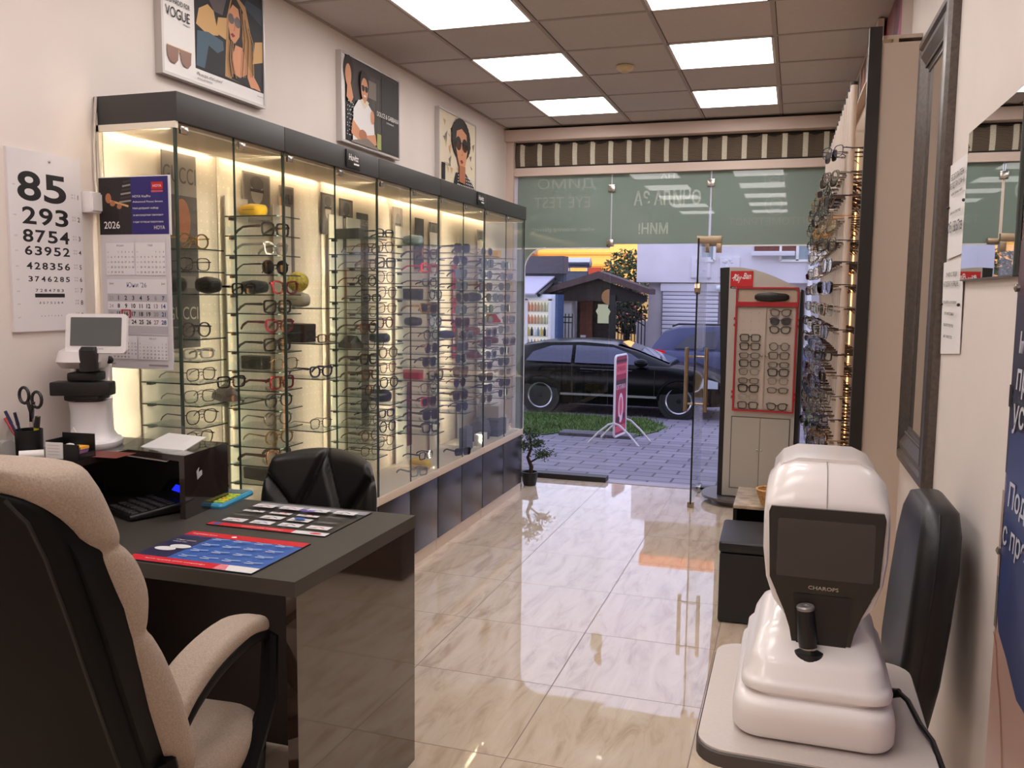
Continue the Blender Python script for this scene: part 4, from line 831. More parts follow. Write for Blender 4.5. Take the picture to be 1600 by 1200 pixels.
# ---- low cabinet standing on the desk
BXM = M((44, 35, 32), .12, name='dark_wenge_gloss', coat=.8); BZ = 1.095
bx = thing('desktop_cabinet', 'dark gloss open-front cabinet standing on the desk under the white lens meter', 'cabinet', (0, 0, DZ))
hh = BZ - DZ
tpoly = [(XL, 2.10), (-2.16, 2.10), (-2.16, 2.42), (-1.905, 2.385), (-1.935, 2.66), (-2.092, 2.66), (-2.092, 2.625), (XL, 2.625)]
obj('top', MB().prism(tpoly, .02, BXM, None, hh - .02), bx, smooth=0)
obj('side_panel', MB().prism([(-1.928, 2.388), (-1.905, 2.385), (-1.935, 2.66), (-1.958, 2.66)], hh - .02, BXM), bx, smooth=0)
obj('back_panel', MB().bb(-2.44, -1.96, 2.60, 2.62, 0, hh - .02, BLACK), bx, smooth=0); obj('side_panel', MB().bb(XL, XL + .02, 2.10, 2.6, 0, hh - .02, BXM), bx, smooth=0)
st = MB().prism([(0, 0), (.03, .012), (.028, .028), (.008, .024), (.012, .04), (-.004, .03)], .0006, M((190, 190, 190), .5, name='worn_sticker'), basis((-1.913, 2.46, .12), (-.105, .99, 0), (0, 0, 1))); obj('torn_sticker', st, bx, smooth=0)
# ---- lens meter
lm = thing('lens_meter', 'white lens meter with small tilted grey screen on the desktop cabinet', 'lens meter', (-2.33, 2.43, BZ), .42)
WP = M((226, 222, 224), .35, name='white_instrument_plastic', coat=.3); SCR = M((92, 96, 98), .12, name='grey_screen', coat=.6)
def rr3(w, d, r, z, cx=0, cy=0): return [(x, y, z) for x, y in rrect(w, d, r, 5, cx, cy)]
obj('base_plate', MB().loft([rr3(.19, .21, .085, .0), rr3(.20, .22, .09, .008), rr3(.20, .22, .09, .02), rr3(.185, .205, .08, .028)], WP), lm)
obj('column', MB().loft([rr3(.15, .15, .04, .027, 0, .02), rr3(.125, .13, .04, .05, 0, .02), rr3(.12, .125, .04, .12, 0, .015), rr3(.13, .13, .04, .16, 0, .015)], WP), lm)
obj('rear_column', MB().loft([rr3(.13, .075, .03, .03, -.01, .065), rr3(.125, .07, .03, .18, -.01, .065), rr3(.12, .07, .03, .27, -.005, .065), rr3(.11, .07, .03, .31, 0, .06)], WP), lm)
obj('lens_table', MB().bb(-.098, .098, -.085, -.02, .185, .232, BLACK, .006).bb(-.06, .06, -.07, .04, .165, .19, BLACK, .01), lm)
obj('lens_clamp', MB().bb(-.05, .05, -.06, .03, .232, .262, BLACK, .008).bb(-.03, .03, -.03, .03, .258, .285, BLACK, .006).sphere((.062, .03, .30), .014, BLACK), lm)
hd = MB().loft([rr3(.13, .15, .04, .275, -.015, .02), rr3(.15, .19, .05, .30, -.012, .0), rr3(.14, .18, .05, .335, -.01, .005), rr3(.11, .11, .04, .352, 0, .02)], WP); obj('head', hd, lm)
obj('nose_panel', MB().loft([[(x, y, z) for x, y in rrect(.055, .05, .015, 4, .030, -.072)] for z in (.27, .31, .34)] + [[(x, y, .352) for x, y in rrect(.05, .05, .015, 4, .030, -.055)]], BLACK), lm)
Xs = Matrix.Translation((.052, -.05, .395)) @ Matrix.Rotation(-.18, 4, 'X') @ Matrix.Rotation(PI / 2, 4, 'X')
sc_ = obj('screen_housing', MB().prism(rrect(.198, .135, .012, 5), .02, WP, Xs, -.01), lm); obj('screen', MB().prism(rrect(.166, .098, .003, 3, 0, .006), .002, SCR, Xs, .0095), sc_, smooth=0)
P = Print((0, 0, 0), (1, 0, 0), (0, 1, 0)); P.text('CHAROPS', 0, -.056, .006, GREYINK, 'C', .05); obj('lettering', MB().raw([Xs @ Vector((x, y, .0104)) for x, y, z in P.b.v], P.b.f, GREYINK), sc_, smooth=0)
obj('screen_neck', MB().bb(-.02, .06, -.06, .03, .33, .352, BLACK, .008), lm)
obj('port_panel', MB().bb(-.073, -.07, .05, .09, .08, .15, G1), lm, smooth=0)

# ---- leaflet holder with white sheets
lh = thing('leaflet_holder', 'white sheets on a clear sloping holder on the desktop cabinet', 'leaflet holder', (-2.0, 2.515, BZ + .001), .12); lh.scale = (1.25, 1.1, 1.3)
ac = MB().raw([(-.17, -.07, 0), (.0, -.09, 0), (.05, .05, 0), (-.10, .07, 0), (-.10, .05, .055), (.05, .03, .05)], [(0, 1, 2, 3), (0, 1, 5, 4), (4, 5, 2, 3), (1, 2, 5), (0, 4, 3)], glass('clear_acrylic', (.94, .95, .95), .06, .6)); obj('clear_stand', ac, lh, smooth=0)
obj('paper_sheet', MB().prism([(-.16, -.065), (-.01, -.105), (.05, .03), (-.08, .06)], .002, PAPER, basis((0, 0, .012), (1, 0, .06), (-.05, 1, .36))), lh, smooth=0)

# ---- things left of the lens meter
pc = thing('pen_holder', 'black mesh pen cup crowded with pens beside the wall', 'pen cup', (-2.36, 2.20, BZ))
obj('cup', MB().lathe([(.036, 0), (.04, .004), (.042, .09), (.039, .09), (.037, .01), (.001, .008)], M((26, 25, 26), .5, .4, name='black_mesh'), 20), pc)
def pen(label, dx, dy, lean, col, L=.15, r=.0045, cap=None, nm='pen'):
    t_ = thing(nm, label, nm, (-2.36 + dx * .4, 2.20 + dy * .4, BZ + .012)); d = Vector((dx * lean * 10, dy * lean * 10, 1)).normalized() * L
    obj('barrel', MB().tube([(0, 0, 0), d * .6, d * .97, d], [r, r, r, r * .6], M(col, .35), 8), t_)
    obj('cap', MB().tube([d * .7, d * 1.0], [r * 1.25, r * 1.1], M(cap or col, .35), 8), t_)
pen('navy pen leaning left in the pen cup', -.03, -.01, 1.4, (36, 40, 84)); pen('red pen at the left of the cup', -.045, .0, 1.6, (176, 30, 40), .135); pen('green pen at the far left of the cup', -.05, .01, 1.9, (40, 120, 70), .125)
pen('violet pen upright behind the scissors', .0, .02, .4, (72, 66, 130), .165); pen('dark blue pen in front of the scissors', -.01, -.025, .8, (30, 30, 60), .14)
pen('yellow highlighter with black cap at the right of the cup', .04, .0, .5, (204, 196, 40), .125, .008, (22, 22, 22), 'highlighter')
sz = thing('scissors', 'black handled scissors standing in the pen cup', 'scissors', (-2.352, 2.205, BZ + .015))
h_ = MB()
for s in (-1, 1): h_.tube([(s * .026 + .020 * math.cos(a), 0, .185 + (.0 if s < 0 else -.012) + .026 * math.sin(a)) for a in [2 * PI * i / 16 for i in range(16)]], .0052, BLACK, 6, True); h_.tube([(s * .012, 0, .165), (0, 0, .13), (0, 0, .10)], .006, BLACK, 6)
obj('handles', h_, sz); obj('blades', MB().prism([(-.006, .0), (.006, .0), (.008, .11), (-.008, .11)], .002, CHROME, basis((0, 0, 0), (1, 0, 0), (0, 0, 1))), sz, smooth=0)
mb_ = thing('memo_tray', 'black wire tray of notes with a white card on its front', 'tray', (-2.225, 2.235, BZ), .1)
t_ = MB()
t_.bb(-.06, .06, -.04, -.036, 0, .05, BLACK).bb(-.06, .06, .036, .04, 0, .075, BLACK).bb(-.06, -.056, -.04, .04, 0, .06, BLACK).bb(.056, .06, -.04, .04, 0, .02, BLACK).bb(-.06, .06, -.04, .04, 0, .004, BLACK); obj('tray', t_, mb_, smooth=0)
P = Print((-.058, -.0445, .004), (1, 0, 0), (0, 0, 1)); P.rect(0, 0, .062, .05, PAPER)
for k in range(4): P.rect(.008, .011 + .01 * k, .052, .0125 + .01 * k, LG)
cdb = MB().bb(-.058, .004, -.044, -.0405, .003, .055, PAPER); obj('front_card', cdb, mb_, smooth=0); obj('card_lines', P.b, mb_, smooth=0)
for k, cc in enumerate(((110, 160, 206), (226, 140, 170), (150, 110, 180), (234, 170, 60))):
    tag(obj('note_block', MB().bb(-.018, .026, -.02, .02, 0, .0085, M(cc, .7)), None, (-2.205 + .003 * k, 2.235, BZ + .0045 + .009 * k), .1, 0), ('blue', 'pink', 'violet', 'orange')[k] + ' paper note block stacked in the black tray', 'note block', 'note blocks in the tray')
solo('crumpled_tissue', 'white crumpled tissue lying in the black tray', 'tissue', MB().sphere((0, 0, .02), .022, PAPER, 9, 6, (1.1, .8, .9)), (-2.243, 2.25, BZ + .0045), smooth=.2)
solo('folded_card', 'white folded card sticking up at the back of the tray', 'card', MB().prism([(-.03, 0), (.03, 0), (.0, .05)], .002, PAPER), (-2.26, 2.285, BZ + .04), smooth=0).rotation_euler = (PI / 2, 0, .2)
solo('red_folder', 'red-brown folder lying under the black tray', 'folder', MB().bb(-.075, .12, -.05, .05, 0, .0012, M((110, 40, 30), .5, name='red_brown_card')), (-2.20, 2.31, BZ), .08, smooth=0)
rl = MB().tube([(0, 0, .016), (.05, .05, .016)], .015, PAPER, 14); solo('paper_roll', 'small white rolled paper lying beside the pen cup', 'paper roll', rl, (-2.335, 2.135, BZ))
gd = thing('desk_tape_dispenser', 'grey plastic dispenser cut by the left picture edge', 'dispenser', (-2.40, 2.13, BZ))
obj('housing', MB().loft([[(x, y, z) for y, z in rrect(.05, .06, .015, 4, 0, .032)] for x in (-.05, .03)], M((150, 146, 144), .4, name='grey_plastic')), gd); obj('slot', MB().bb(-.04, .02, -.0275, -.024, .035, .042, BLACK), gd, smooth=0)

# ---- things on the desk
cc1 = thing('printing_calculator', 'black calculator with a blue display at the cabinet opening', 'calculator', (-2.085, 2.45, DZ), -.42)
obj('case', MB().loft([[(x, -.13, z) for x, z in rrect(.20, .018, .008, 3, 0, .012)], [(x, .06, z) for x, z in rrect(.20, .034, .01, 3, 0, .022)], [(x, .10, z) for x, z in rrect(.20, .075, .012, 3, 0, .042)], [(x, .16, z) for x, z in rrect(.19, .07, .012, 3, 0, .040)]], BLACK), cc1)
KM = M((58, 56, 58), .5, name='dark_key'); kb = MB()
for r in range(5):
    for q in range(7): obj('key', MB().box((-.078 + .026 * q, -.108 + .032 * r, .0235 + .0027 * r), (.019, .02, .008), KM, .002), cc1)
obj('display', MB().prism([(-.05, -.012), (.05, -.012), (.05, .012), (-.05, .012)], .002, M((28, 40, 230), .3, name='blue_lcd', emit=1.2), basis((.03, .083, .0655), (1, 0, 0), (0, .70, .72))), cc1, smooth=0)
cc2 = thing('pocket_calculator', 'bright blue calculator with lime keys lying on the desk', 'calculator', (-1.955, 2.655, DZ), .13)
obj('case', MB().loft([rr3(.125, .235, .015, .0), rr3(.128, .24, .018, .008), rr3(.12, .23, .015, .016)], M((60, 150, 190), .4, name='turquoise_plastic')), cc2)
obj('screen', MB().bb(-.05, .05, .05, .10, .016, .0185, M((110, 124, 120), .2, name='lcd')), cc2, smooth=0); obj('front_edge', MB().bb(-.062, .0, -.1215, -.10, .002, .0165, M((206, 50, 46), .4)), cc2, smooth=0)
for r in range(5):
    for q in range(4): obj('key', MB().box((-.042 + .028 * q, -.088 + .027 * r, .018), (.022, .02, .006), M((190, 204, 60) if (q + r) % 4 else (226, 190, 60), .5), .002), cc2)
def mat_(name, label, x0, x1, y0, y1, draw, z=DZ + .0005):
    th = thing(name, label, 'counter mat', (x0, y0, z)); obj('mat', MB().bb(0, x1 - x0, 0, y1 - y0, 0, .003, BLACK), th, smooth=0)
    P = Print((0, 0, .003), (1, 0, 0), (0, 1, 0), .0002); draw(P, x1 - x0, y1 - y0); obj('print', P.b, th, smooth=0)
MRED = M((204, 34, 50), .35, name='mat_red'); MBL = M((58, 96, 170), .35, name='mat_blue'); MNV = M((46, 44, 76), .35, name='mat_navy'); MBK = M((56, 52, 50), .35, name='mat_black'); MW = M((222, 220, 222), .35, name='mat_white')
def d1(P, w, h):
    P.rect(.002, .002, w - .002, h - .002, MBL); P.rect(.002, .0, .11, h - .05, MNV); P.rect(.002, .002, w * .74, .045, MRED); P.rect(w * .74, .002, w - .002, .045, MW); P.poly([(w * .70, .002), (w * .80, .002), (w * .76, .045), (w * .70, .045)], M((220, 130, 140), .35)); P.rect(.002, h - .045, w - .002, h - .002, MRED)
    P.text('Progressive lenses', .02, h - .03, .012, PWH, width=.09); P.ell(w * .40, h - .024, .009, .007, PWH); P.text('lens types and coatings', .06, .018, .008, PWH, width=.2)
    P.ell(.05, .115, .035, .018, MW); P.ell(.08, .145, .035, .018, MW); P.text('Clear vision', .02, .20, .009, PWH, width=.07); P.text('every day', .02, .185, .007, PWH, width=.05)
    for r in range(4):
        for c in range(4):
            x, y = .135 + .073 * c, .075 + .052 * r; P.stroke([(x, y + .006), (x + .025, y), (x + .052, y + .005)], .006, M((150, 180, 222), .3)); P.rect(x, y - .01, x + .03, y - .007, PWH)
mat_('counter_mat', 'blue and red printed mat nearest the desk edge', -1.785, -1.362, 1.963, 2.268, d1)
def d2(P, w, h):
    P.rect(.002, .002, w - .002, h - .002, MBK); P.rect(.002, .002, w * .72, .034, MRED); P.rect(w * .72, .002, w - .002, .034, MW); P.ell(w * .9, .018, .02, .009, MRED); P.ell(.03, .018, .013, .013, MBL); P.rect(.002, h - .045, w - .002, h - .002, M((150, 150, 158), .35)); P.text('protective coatings', .13, .012, .01, PWH, width=.15)
    for r in range(4):
        for c in range(4):
            x, y = .02 + .105 * c, .055 + .058 * r
            if (r, c) in ((1, 0), (1, 3), (2, 3)): P.rect(x, y + .02, x + .07, y + .023, GREYINK); P.rect(x, y + .01, x + .06, y + .013, GREYINK); continue
            P.rect(x, y, x + .08, y + .038 if r != 2 else y + .02, MW); P.stroke([(x + .02, y + .012), (x + .04, y + .025), (x + .06, y + .014)], .004, (MRED, MBL, DK, MRED)[(r + c) % 4]); P.rect(x + .01, y + .008, x + .035, y + .013, GREYINK)
    P.ell(.27, .13, .02, .014, MBL); P.ell(.24, .225, .03, .008, M((110, 80, 190), .3))
mat_('counter_mat', 'black mat with rows of small white pictures at the far desk edge', -1.80, -1.362, 2.351, 2.668, d2)

# ---- quilted visitor chair behind the desk
vc = thing('visitor_chair', 'black quilted leather chair behind the far desk edge', 'chair', (-1.72, 3.0, 0))
SEAM = [((-1, -.30), (1, -.30)), ((-.95, .55), (-.42, -.30)), ((-.42, -.30), (-.02, .98)), ((-.02, .98), (.38, -.30)), ((.38, -.30), (.92, .62)), ((-.42, -.30), (-.42 - .3, -1)), ((-.42, -.30), (-.05, -1)), ((.38, -.30), (.05, -1)), ((.38, -.30), (.7, -1))]
def segd(p, a, b_):
    p, a, b_ = Vector(p), Vector(a), Vector(b_); d = b_ - a; t_ = max(0, min(1, (p - a).dot(d) / d.dot(d))); return (p - a - d * t_).length
def quilt(nu, nv, W, H, zc, yb, tilt, seams, puff, thick, m_, curve=.06):
    vs = []; fs = []
    for side in (0, 1):
        for i in range(nu + 1):
            for j in range(nv + 1):
                u, v = -1 + 2 * i / nu, -1 + 2 * j / nv; k = .62
                su, sv = u * math.sqrt(1 - k * v * v / 2) / math.sqrt(1 - k / 2 * 0), v * math.sqrt(1 - k * u * u / 2)
                x = su * W / 2; z = zc + sv * H / 2; y = yb - (z - zc) * tilt * -1 - curve * (1 - u * u) * -1
                e_ = max(abs(u), abs(v)); edge = max(0, 1 - max(0, (e_ - .82) / .18) ** 2) ** .5
                if side == 0:
                    dd = min([segd((u, v), a, c) for a, c in seams]) if seams else 1
                    y -= (thick / 2 + puff * (1 - math.exp(-(dd / .055) ** 2))) * edge
                else: y += thick / 2 * edge
                vs.append((x, y, z))
    n1 = nv + 1; o2 = (nu + 1) * n1
    for i in range(nu):
        for j in range(nv):
            a = i * n1 + j; fs.append((a, a + n1, a + n1 + 1, a + 1)); fs.append((o2 + a, o2 + a + 1, o2 + a + n1 + 1, o2 + a + n1))
    for i in range(nu): fs.append((i * n1, o2 + i * n1, o2 + (i + 1) * n1, (i + 1) * n1)); a = i * n1 + nv; fs.append((a, a + n1, o2 + a + n1, o2 + a))
    for j in range(nv): fs.append((j, j + 1, o2 + j + 1, o2 + j)); a = nu * n1 + j; fs.append((a, o2 + a, o2 + a + 1, a + 1))
    return MB().raw(vs, fs, m_)
QL = M((26, 24, 24), .36, name='quilted_leather')
obj('backrest', quilt(60, 40, .50, .40, .83, -.08, .18, SEAM, .026, .03, QL), vc, smooth=1.2)
obj('seat', MB().loft([rr3(.46, .44, .12, .44), rr3(.50, .48, .14, .46), rr3(.50, .48, .14, .50), rr3(.44, .42, .12, .525)], QL), vc)
obj('column', MB().tube([(0, 0, .10), (0, 0, .45)], .025, CHROME, 14), vc); obj('back_bar', MB().tube([(0, .15, .44), (0, .2, .5), (0, .06, .75)], .018, CHROME, 8), vc)
obj('foot', MB().lathe([(.20, 0), (.20, .01), (.05, .03), (.03, .10)], CHROME, 28), vc)

# ---- office chair in the foreground
oc = thing('office_chair', 'high-backed black office chair with beige fabric cushions in the foreground', 'office chair', (-1.485, 1.255, 0), .08)
BF = M((166, 149, 135), .95, name='beige_fabric', noise=.16, nscale=260, bump=.8); BL2 = M((8, 7, 7), .5, name='black_upholstery', ior=1.25); 
def yc(z): return .16 - .30 * (z - .62) / .7 - .02 * math.sin((z - .5) * 4)
def slabsec(z, w, d, r, cy): return [(x, y, z) for x, y in rrect(w, d, r, 6, 0, cy)]
zs = [.50, .54, .62, .75, .90, 1.05, 1.18, 1.25, 1.29, 1.305]; ws = [.44, .50, .54, .57, .60, .62, .62, .60, .54, .40]
obj('back_shell', MB().sloft([slabsec(z, w_ * .99, .085, .035, yc(z) - .005) for z, w_ in zip(zs, ws)], BL2), oc)
cz = [.52, .56, .62, .70, .80, .90, .955, .98, 1.005, 1.06, 1.12, 1.155, 1.172, 1.195, 1.25, 1.30, 1.335, 1.348]
cw = [.46, .54, .61, .635, .65, .65, .645, .64, .65, .665, .665, .655, .645, .66, .665, .655, .60, .42]; cd = [.04, .07, .09, .10, .105, .10, .088, .078, .09, .11, .105, .09, .078, .092, .115, .135, .13, .09]
obj('back_cushion', MB().sloft([slabsec(z, w_, d_, d_ * .46, yc(z) + .022 + d_ / 2) if z < 1.18 else slabsec(z, w_, d_, d_ * .46, yc(z) + .022 + d_ / 2 - .06 * min(1, (z - 1.17) / .13)) for z, w_, d_ in zip(cz, cw, cd)], BF), oc, smooth=1)
for s in (-1, 1): sm = MB(); sm.tube([(s * (w_ / 2 - .035), yc(z) - .048, z) for z, w_ in zip(zs[1:-1], ws[1:-1])], .004, M((26, 25, 24), .6, name='seam_piping'), 5); obj('piping', sm, oc)
for s in (-1, 1): sb_ = MB(); sb_.loft([[(s * (w_ * .5 - .002) + a * .012, yc(z) + b_ * .05 + .03, z) for a, b_ in ((-1, -1), (1, -1), (1, 1), (-1, 1))] for z, w_ in zip((.6, .75, .9, 1.05, 1.18, 1.24), (.54, .57, .60, .62, .61, .56))], BL2); obj('side_band', sb_, oc)
obj('seat_cushion', MB().sloft([[(x, y, z) for x, y in rrect(.50 * k, .50 * k2, .1, 6, 0, .40)] for z, k, k2 in ((.43, .9, .92), (.46, 1.04, 1.02), (.51, 1.06, 1.04), (.545, .98, .97), (.555, .8, .8))], BF), oc, smooth=1)
obj('seat_base', MB().loft([rr3(.44, .44, .08, .37, 0, .4), rr3(.54, .53, .1, .40, 0, .4), rr3(.545, .535, .1, .455, 0, .4)], BL2), oc)
for s in (-1, 1):
    pth = [(s * .245, .20, .70), (s * .235, .28, .755), (s * .225, .40, .785), (s * .215, .55, .79), (s * .21, .66, .765)]
    def padsec(p, w_, h_): return [(p[0] + x, p[1] + z * -.2, p[2] + z) for x, z in rrect(w_, h_, min(w_, h_) * .4, 4)]
    pdm = MB().sloft([padsec((pth[0][0], pth[0][1] - .015, pth[0][2] + .005), .04, .02)] + [padsec(p, w_, .05) for p, w_ in zip(pth, (.08, .10, .10, .095, .075))] + [padsec((pth[-1][0], pth[-1][1] + .02, pth[-1][2] - .008), .04, .02)], BF)
    ar = obj('armrest', pdm, oc, smooth=1)
    und = MB().sloft([padsec((p[0], p[1], p[2] - .028), w_, .034) for p, w_ in zip(pth, (.086, .106, .106, .10, .08))], BL2); obj('armrest_trim', und, ar)
    fm = MB(); fp = [(s * .245, .06, .665), (s * .25, .20, .675), (s * .245, .26, .70)]
    fm.tube([(s * .24, .17, .67), (s * .285, .15, .66), (s * .30, .16, .55), (s * .295, .22, .42), (s * .28, .34, .40), (s * .27, .50, .44), (s * .265, .62, .58), (s * .24, .68, .72), (s * .215, .66, .745)], [.02, .028, .028, .028, .026, .024, .024, .022, .016], BL2, 8); obj('arm_frame', fm, oc)
    bo = MB(); 
    for q in ((s * .328, .16, .60), (s * .325, .21, .46), (s * .31, .33, .41)): bo.sphere(q, .009, M((6, 6, 6), .3), 8, 6)
    obj('arm_bolts', bo, oc)
obj('gas_column', MB().tube([(0, .38, .08), (0, .38, .38)], .03, BL2, 14), oc)
for k in range(5):
    a = 2 * PI * k / 5 + .3; ex, ey = .30 * math.cos(a), .38 + .30 * math.sin(a)
    lg_ = obj('base_leg', MB().tube([(0, .38, .12), (ex, ey, .075)], [.03, .02], BL2, 8), oc); obj('caster', MB().sphere((ex, ey, .032), .032, BLACK, 10, 8, (.9, .9, 1)), lg_)

# ---- bonsai style shrub by the window
pt = thing('potted_shrub', 'small dark bonsai-like shrub in a black pot at the window', 'plant', (-2.12, 7.12, 0))
obj('pot', MB().lathe([(.05, 0), (.055, .005), (.072, .10), (.078, .105), (.078, .118), (.066, .118), (.06, .09), (.001, .088)], BLACK, 20), pt)
obj('trunk', MB().tube([(0, 0, .08), (.015, 0, .16), (-.02, 0, .24), (.01, .0, .32), (.0, 0, .42)], [.02, .018, .014, .011, .006], M((60, 44, 34), .9, name='bonsai_bark'), 8).tube([(.005, 0, .2), (.08, 0, .25), (.12, .01, .26)], .008, M((60, 44, 34), .9, name='bonsai_bark'), 6), pt)
rb_ = random.Random(8)
for cx, cz_, a, c in ((.0, .44, .085, .05), (.12, .27, .085, .035), (-.07, .33, .075, .04), (.06, .36, .07, .035)):
    f_ = MB()
    for k in range(170):
        q = Vector((rb_.gauss(0, .5), rb_.gauss(0, .5), rb_.gauss(0, .5))); p = Vector((cx + q.x * a, q.y * a, cz_ + q.z * c)); d = Vector((rb_.gauss(0, 1), rb_.gauss(0, 1), rb_.gauss(.5, .6))).normalized(); e_ = d.orthogonal().normalized()
        f_.raw([p, p + d * .015 + e_ * .006, p + d * .032, p + d * .015 - e_ * .006], [(0, 1, 2, 3)], M((42, 62, 34) if k % 3 else (64, 86, 44), .7, name='bonsai_leaf%d' % (k % 3 > 0)))
    obj('foliage', f_, pt, smooth=0)
# ================================================================== EYEGLASSES
STY = {  # half width, half height, exponent, cat lift, rim thickness, bridge gap, taper (narrower below)
    'square': (.0265, .0205, 4.5, .0, .0042, .017, .10), 'round': (.0245, .0235, 2.1, .0, .0026, .020, .0), 'cat-eye': (.027, .0200, 2.6, .006, .0044, .016, .18),
    'aviator': (.0285, .0235, 2.5, .0, .0018, .016, .28), 'narrow': (.0265, .0160, 3.5, .0, .0032, .018, .08), 'thick': (.0275, .0215, 3.8, .002, .0054, .016, .16), 'thin': (.0265, .0205, 3.2, .0, .0017, .018, .12)}
_gm = {}
def lens_outline(st, side, n=22):
    a, h, ex, cat, rt, gap, tp = STY[st]; pts = []
    for i in range(n):
        t_ = 2 * PI * i / n; c, s = math.cos(t_), math.sin(t_)
        y = a * math.copysign(abs(c) ** (2 / ex), c); z = h * math.copysign(abs(s) ** (2 / ex), s)
        y *= 1 - tp * (.5 - z / h * .5) * (1 if y > 0 else .6); z += cat * max(0, y / a) * (1 if z > 0 else .3)
        pts.append((side * (y + a + gap / 2), z + h))
    return pts
def ringtube(mb, pts, r, d, m, x0=0.0):
    """flat-section rim along a closed (y,z) outline"""
    n = len(pts); cy = sum(p[0] for p in pts) / n; cz_ = sum(p[1] for p in pts) / n; secs = []
    for y, z in pts:
        v = Vector((y - cy, z - cz_)).normalized() * r
        secs.append([(x0 - d / 2, y - v.x * .3, z - v.y * .3), (x0 + d / 2, y - v.x * .3, z - v.y * .3), (x0 + d / 2, y + v.x * .7, z + v.y * .7), (x0 - d / 2, y + v.x * .7, z + v.y * .7)])
    mb.loft(secs, m, False, True, None, True)
LENSC = glass('clear_lens', (.96, .97, .96), .05, .6)
def lensmat(c):
    if c is None: return LENSC
    k = 'tinted_lens_%d_%d_%d' % c
    if k not in _mc: glass(k, tuple(lin(v) for v in c), .07, .7)
    return _mc[k]
def glasses_meshes(st, col, lens, metal=False, temple=True):
    k = (st, col, lens, metal)
    if k in _gm: return _gm[k]
    a, h, ex, cat, rt, gap, tp = STY[st]; rt *= 1.6; fmm = M(col, .22, .9 if metal else 0, name='frame_%s_%d_%d_%d' % (('metal' if metal else 'acetate',) + tuple(col)), coat=.5)
    f = MB(); d = .0042 if rt > .003 else .0022
    for s in (-1, 1): ringtube(f, lens_outline(st, s), rt, d, fmm)
    zb = h * 1.25
    f.tube([(0, -gap / 2 - .004, zb), (.002, 0, zb + .004), (0, gap / 2 + .004, zb)], max(rt * .5, .0012), fmm, 5)
    if st == 'aviator': f.tube([(0, -gap / 2 - .008, h * 1.75), (0, gap / 2 + .008, h * 1.75)], .0012, fmm, 5)
    W_ = 2 * a + gap / 2; zt = h * 1.45 + cat
    for s in (-1, 1): f.box((-.004, s * (W_ + .003), zt), (.010, .008, max(.003, rt)), fmm); f.tube([(-.003, s * gap * .42, h * .9), (-.009, s * gap * .38, h * .75)], .0018, LENSC if False else fmm, 4)
    lens_ = []
    for s in (-1, 1):
        pl = lens_outline(st, s); n = len(pl); lb = MB(); lb.raw([(-.0007, y, z) for y, z in pl] + [(.0007, y, z) for y, z in pl], [tuple(range(n)), tuple(range(2 * n - 1, n - 1, -1))], lensmat(lens)); lens_.append(lb)
    tr = max(.0012, rt * .38); tms = []
    for s in (-1, 1):
        y = s * (W_ + .006); tb_ = MB()
        secs = []
        for x, dy, z, kz in ((-.006, 0, zt, 1.3), (-.05, .001, zt, 1.0), (-.095, .0, zt - .001, .95), (-.112, -.001, zt - .008, .95), (-.126, -.002, zt * .55, 1.0), (-.138, -.003, .006, .9)):
            hz = tr * 1.5 * kz; yy = y + s * dy; nx = 0 if x > -.1 else .5
            secs.append([(x - hz * nx, yy - tr * .6, z + hz), (x - hz * nx, yy + tr * .6, z + hz), (x + hz * nx, yy + tr * .6, z - hz), (x + hz * nx, yy - tr * .6, z - hz)])
        tb_.loft(secs, fmm); tms.append(tb_)
    _gm[k] = (f.mesh('frame_front'), [l.mesh('lens', 0) for l in lens_], [t_.mesh('temple') for t_ in tms], fmm)
    return _gm[k]
_one = {}
def joined(st, col, lens, metal=False, temples=True):
    k = (st, col, lens, metal, temples)
    if k in _one: return _one[k]
    f, ls, ts, _ = glasses_meshes(st, col, lens, metal); mb = MB()
    for me in [f] + ls + (ts if temples else []):
        for mt in me.materials:
            pass
        mb.raw([v.co.copy() for v in me.vertices], [tuple(p.vertices) for p in me.polygons], me.materials[0])
    _one[k] = mb.mesh('eyeglasses'); return _one[k]
NSEEN = {}
def glasses(label, group, loc, rz, st, col, lens=None, metal=False, parts=True, cat='eyeglasses', tilt=0, sc_=1.0, temples=True):
    nm = 'sunglasses' if cat == 'sunglasses' else 'eyeglasses'
    if not parts:
        o = bpy.data.objects.new(nm, joined(st, col, lens, metal, temples)); C.objects.link(o); o.location = loc; o.rotation_euler = (0, tilt, rz); o.scale = (sc_,) * 3
        return tag(o, label, cat, group)
    f, ls, ts, _ = glasses_meshes(st, col, lens, metal)
    t_ = thing(nm, label, cat, loc, rz, group); t_.rotation_euler = (0, tilt, rz); t_.scale = (sc_,) * 3
    obj('frame_front', f, t_)
    for l in ls: obj('lens', l, t_)
    for q in ts: obj('temple', q, t_)
    return t_
CN = {'black': (22, 20, 22), 'tortoiseshell brown': (74, 44, 30), 'dark grey': (64, 62, 64), 'brown': (96, 62, 44), 'clear grey': (170, 164, 158), 'dark red': (112, 26, 34), 'navy': (34, 40, 74), 'gold metal': (176, 140, 84), 'silver metal': (150, 148, 148), 'gunmetal': (70, 68, 70), 'bright red': (190, 26, 34), 'white': (224, 220, 216), 'beige': (196, 170, 140), 'violet': (96, 84, 150)}
def cmet(c): return c in ('gold metal', 'silver metal', 'gunmetal')
CASES = []
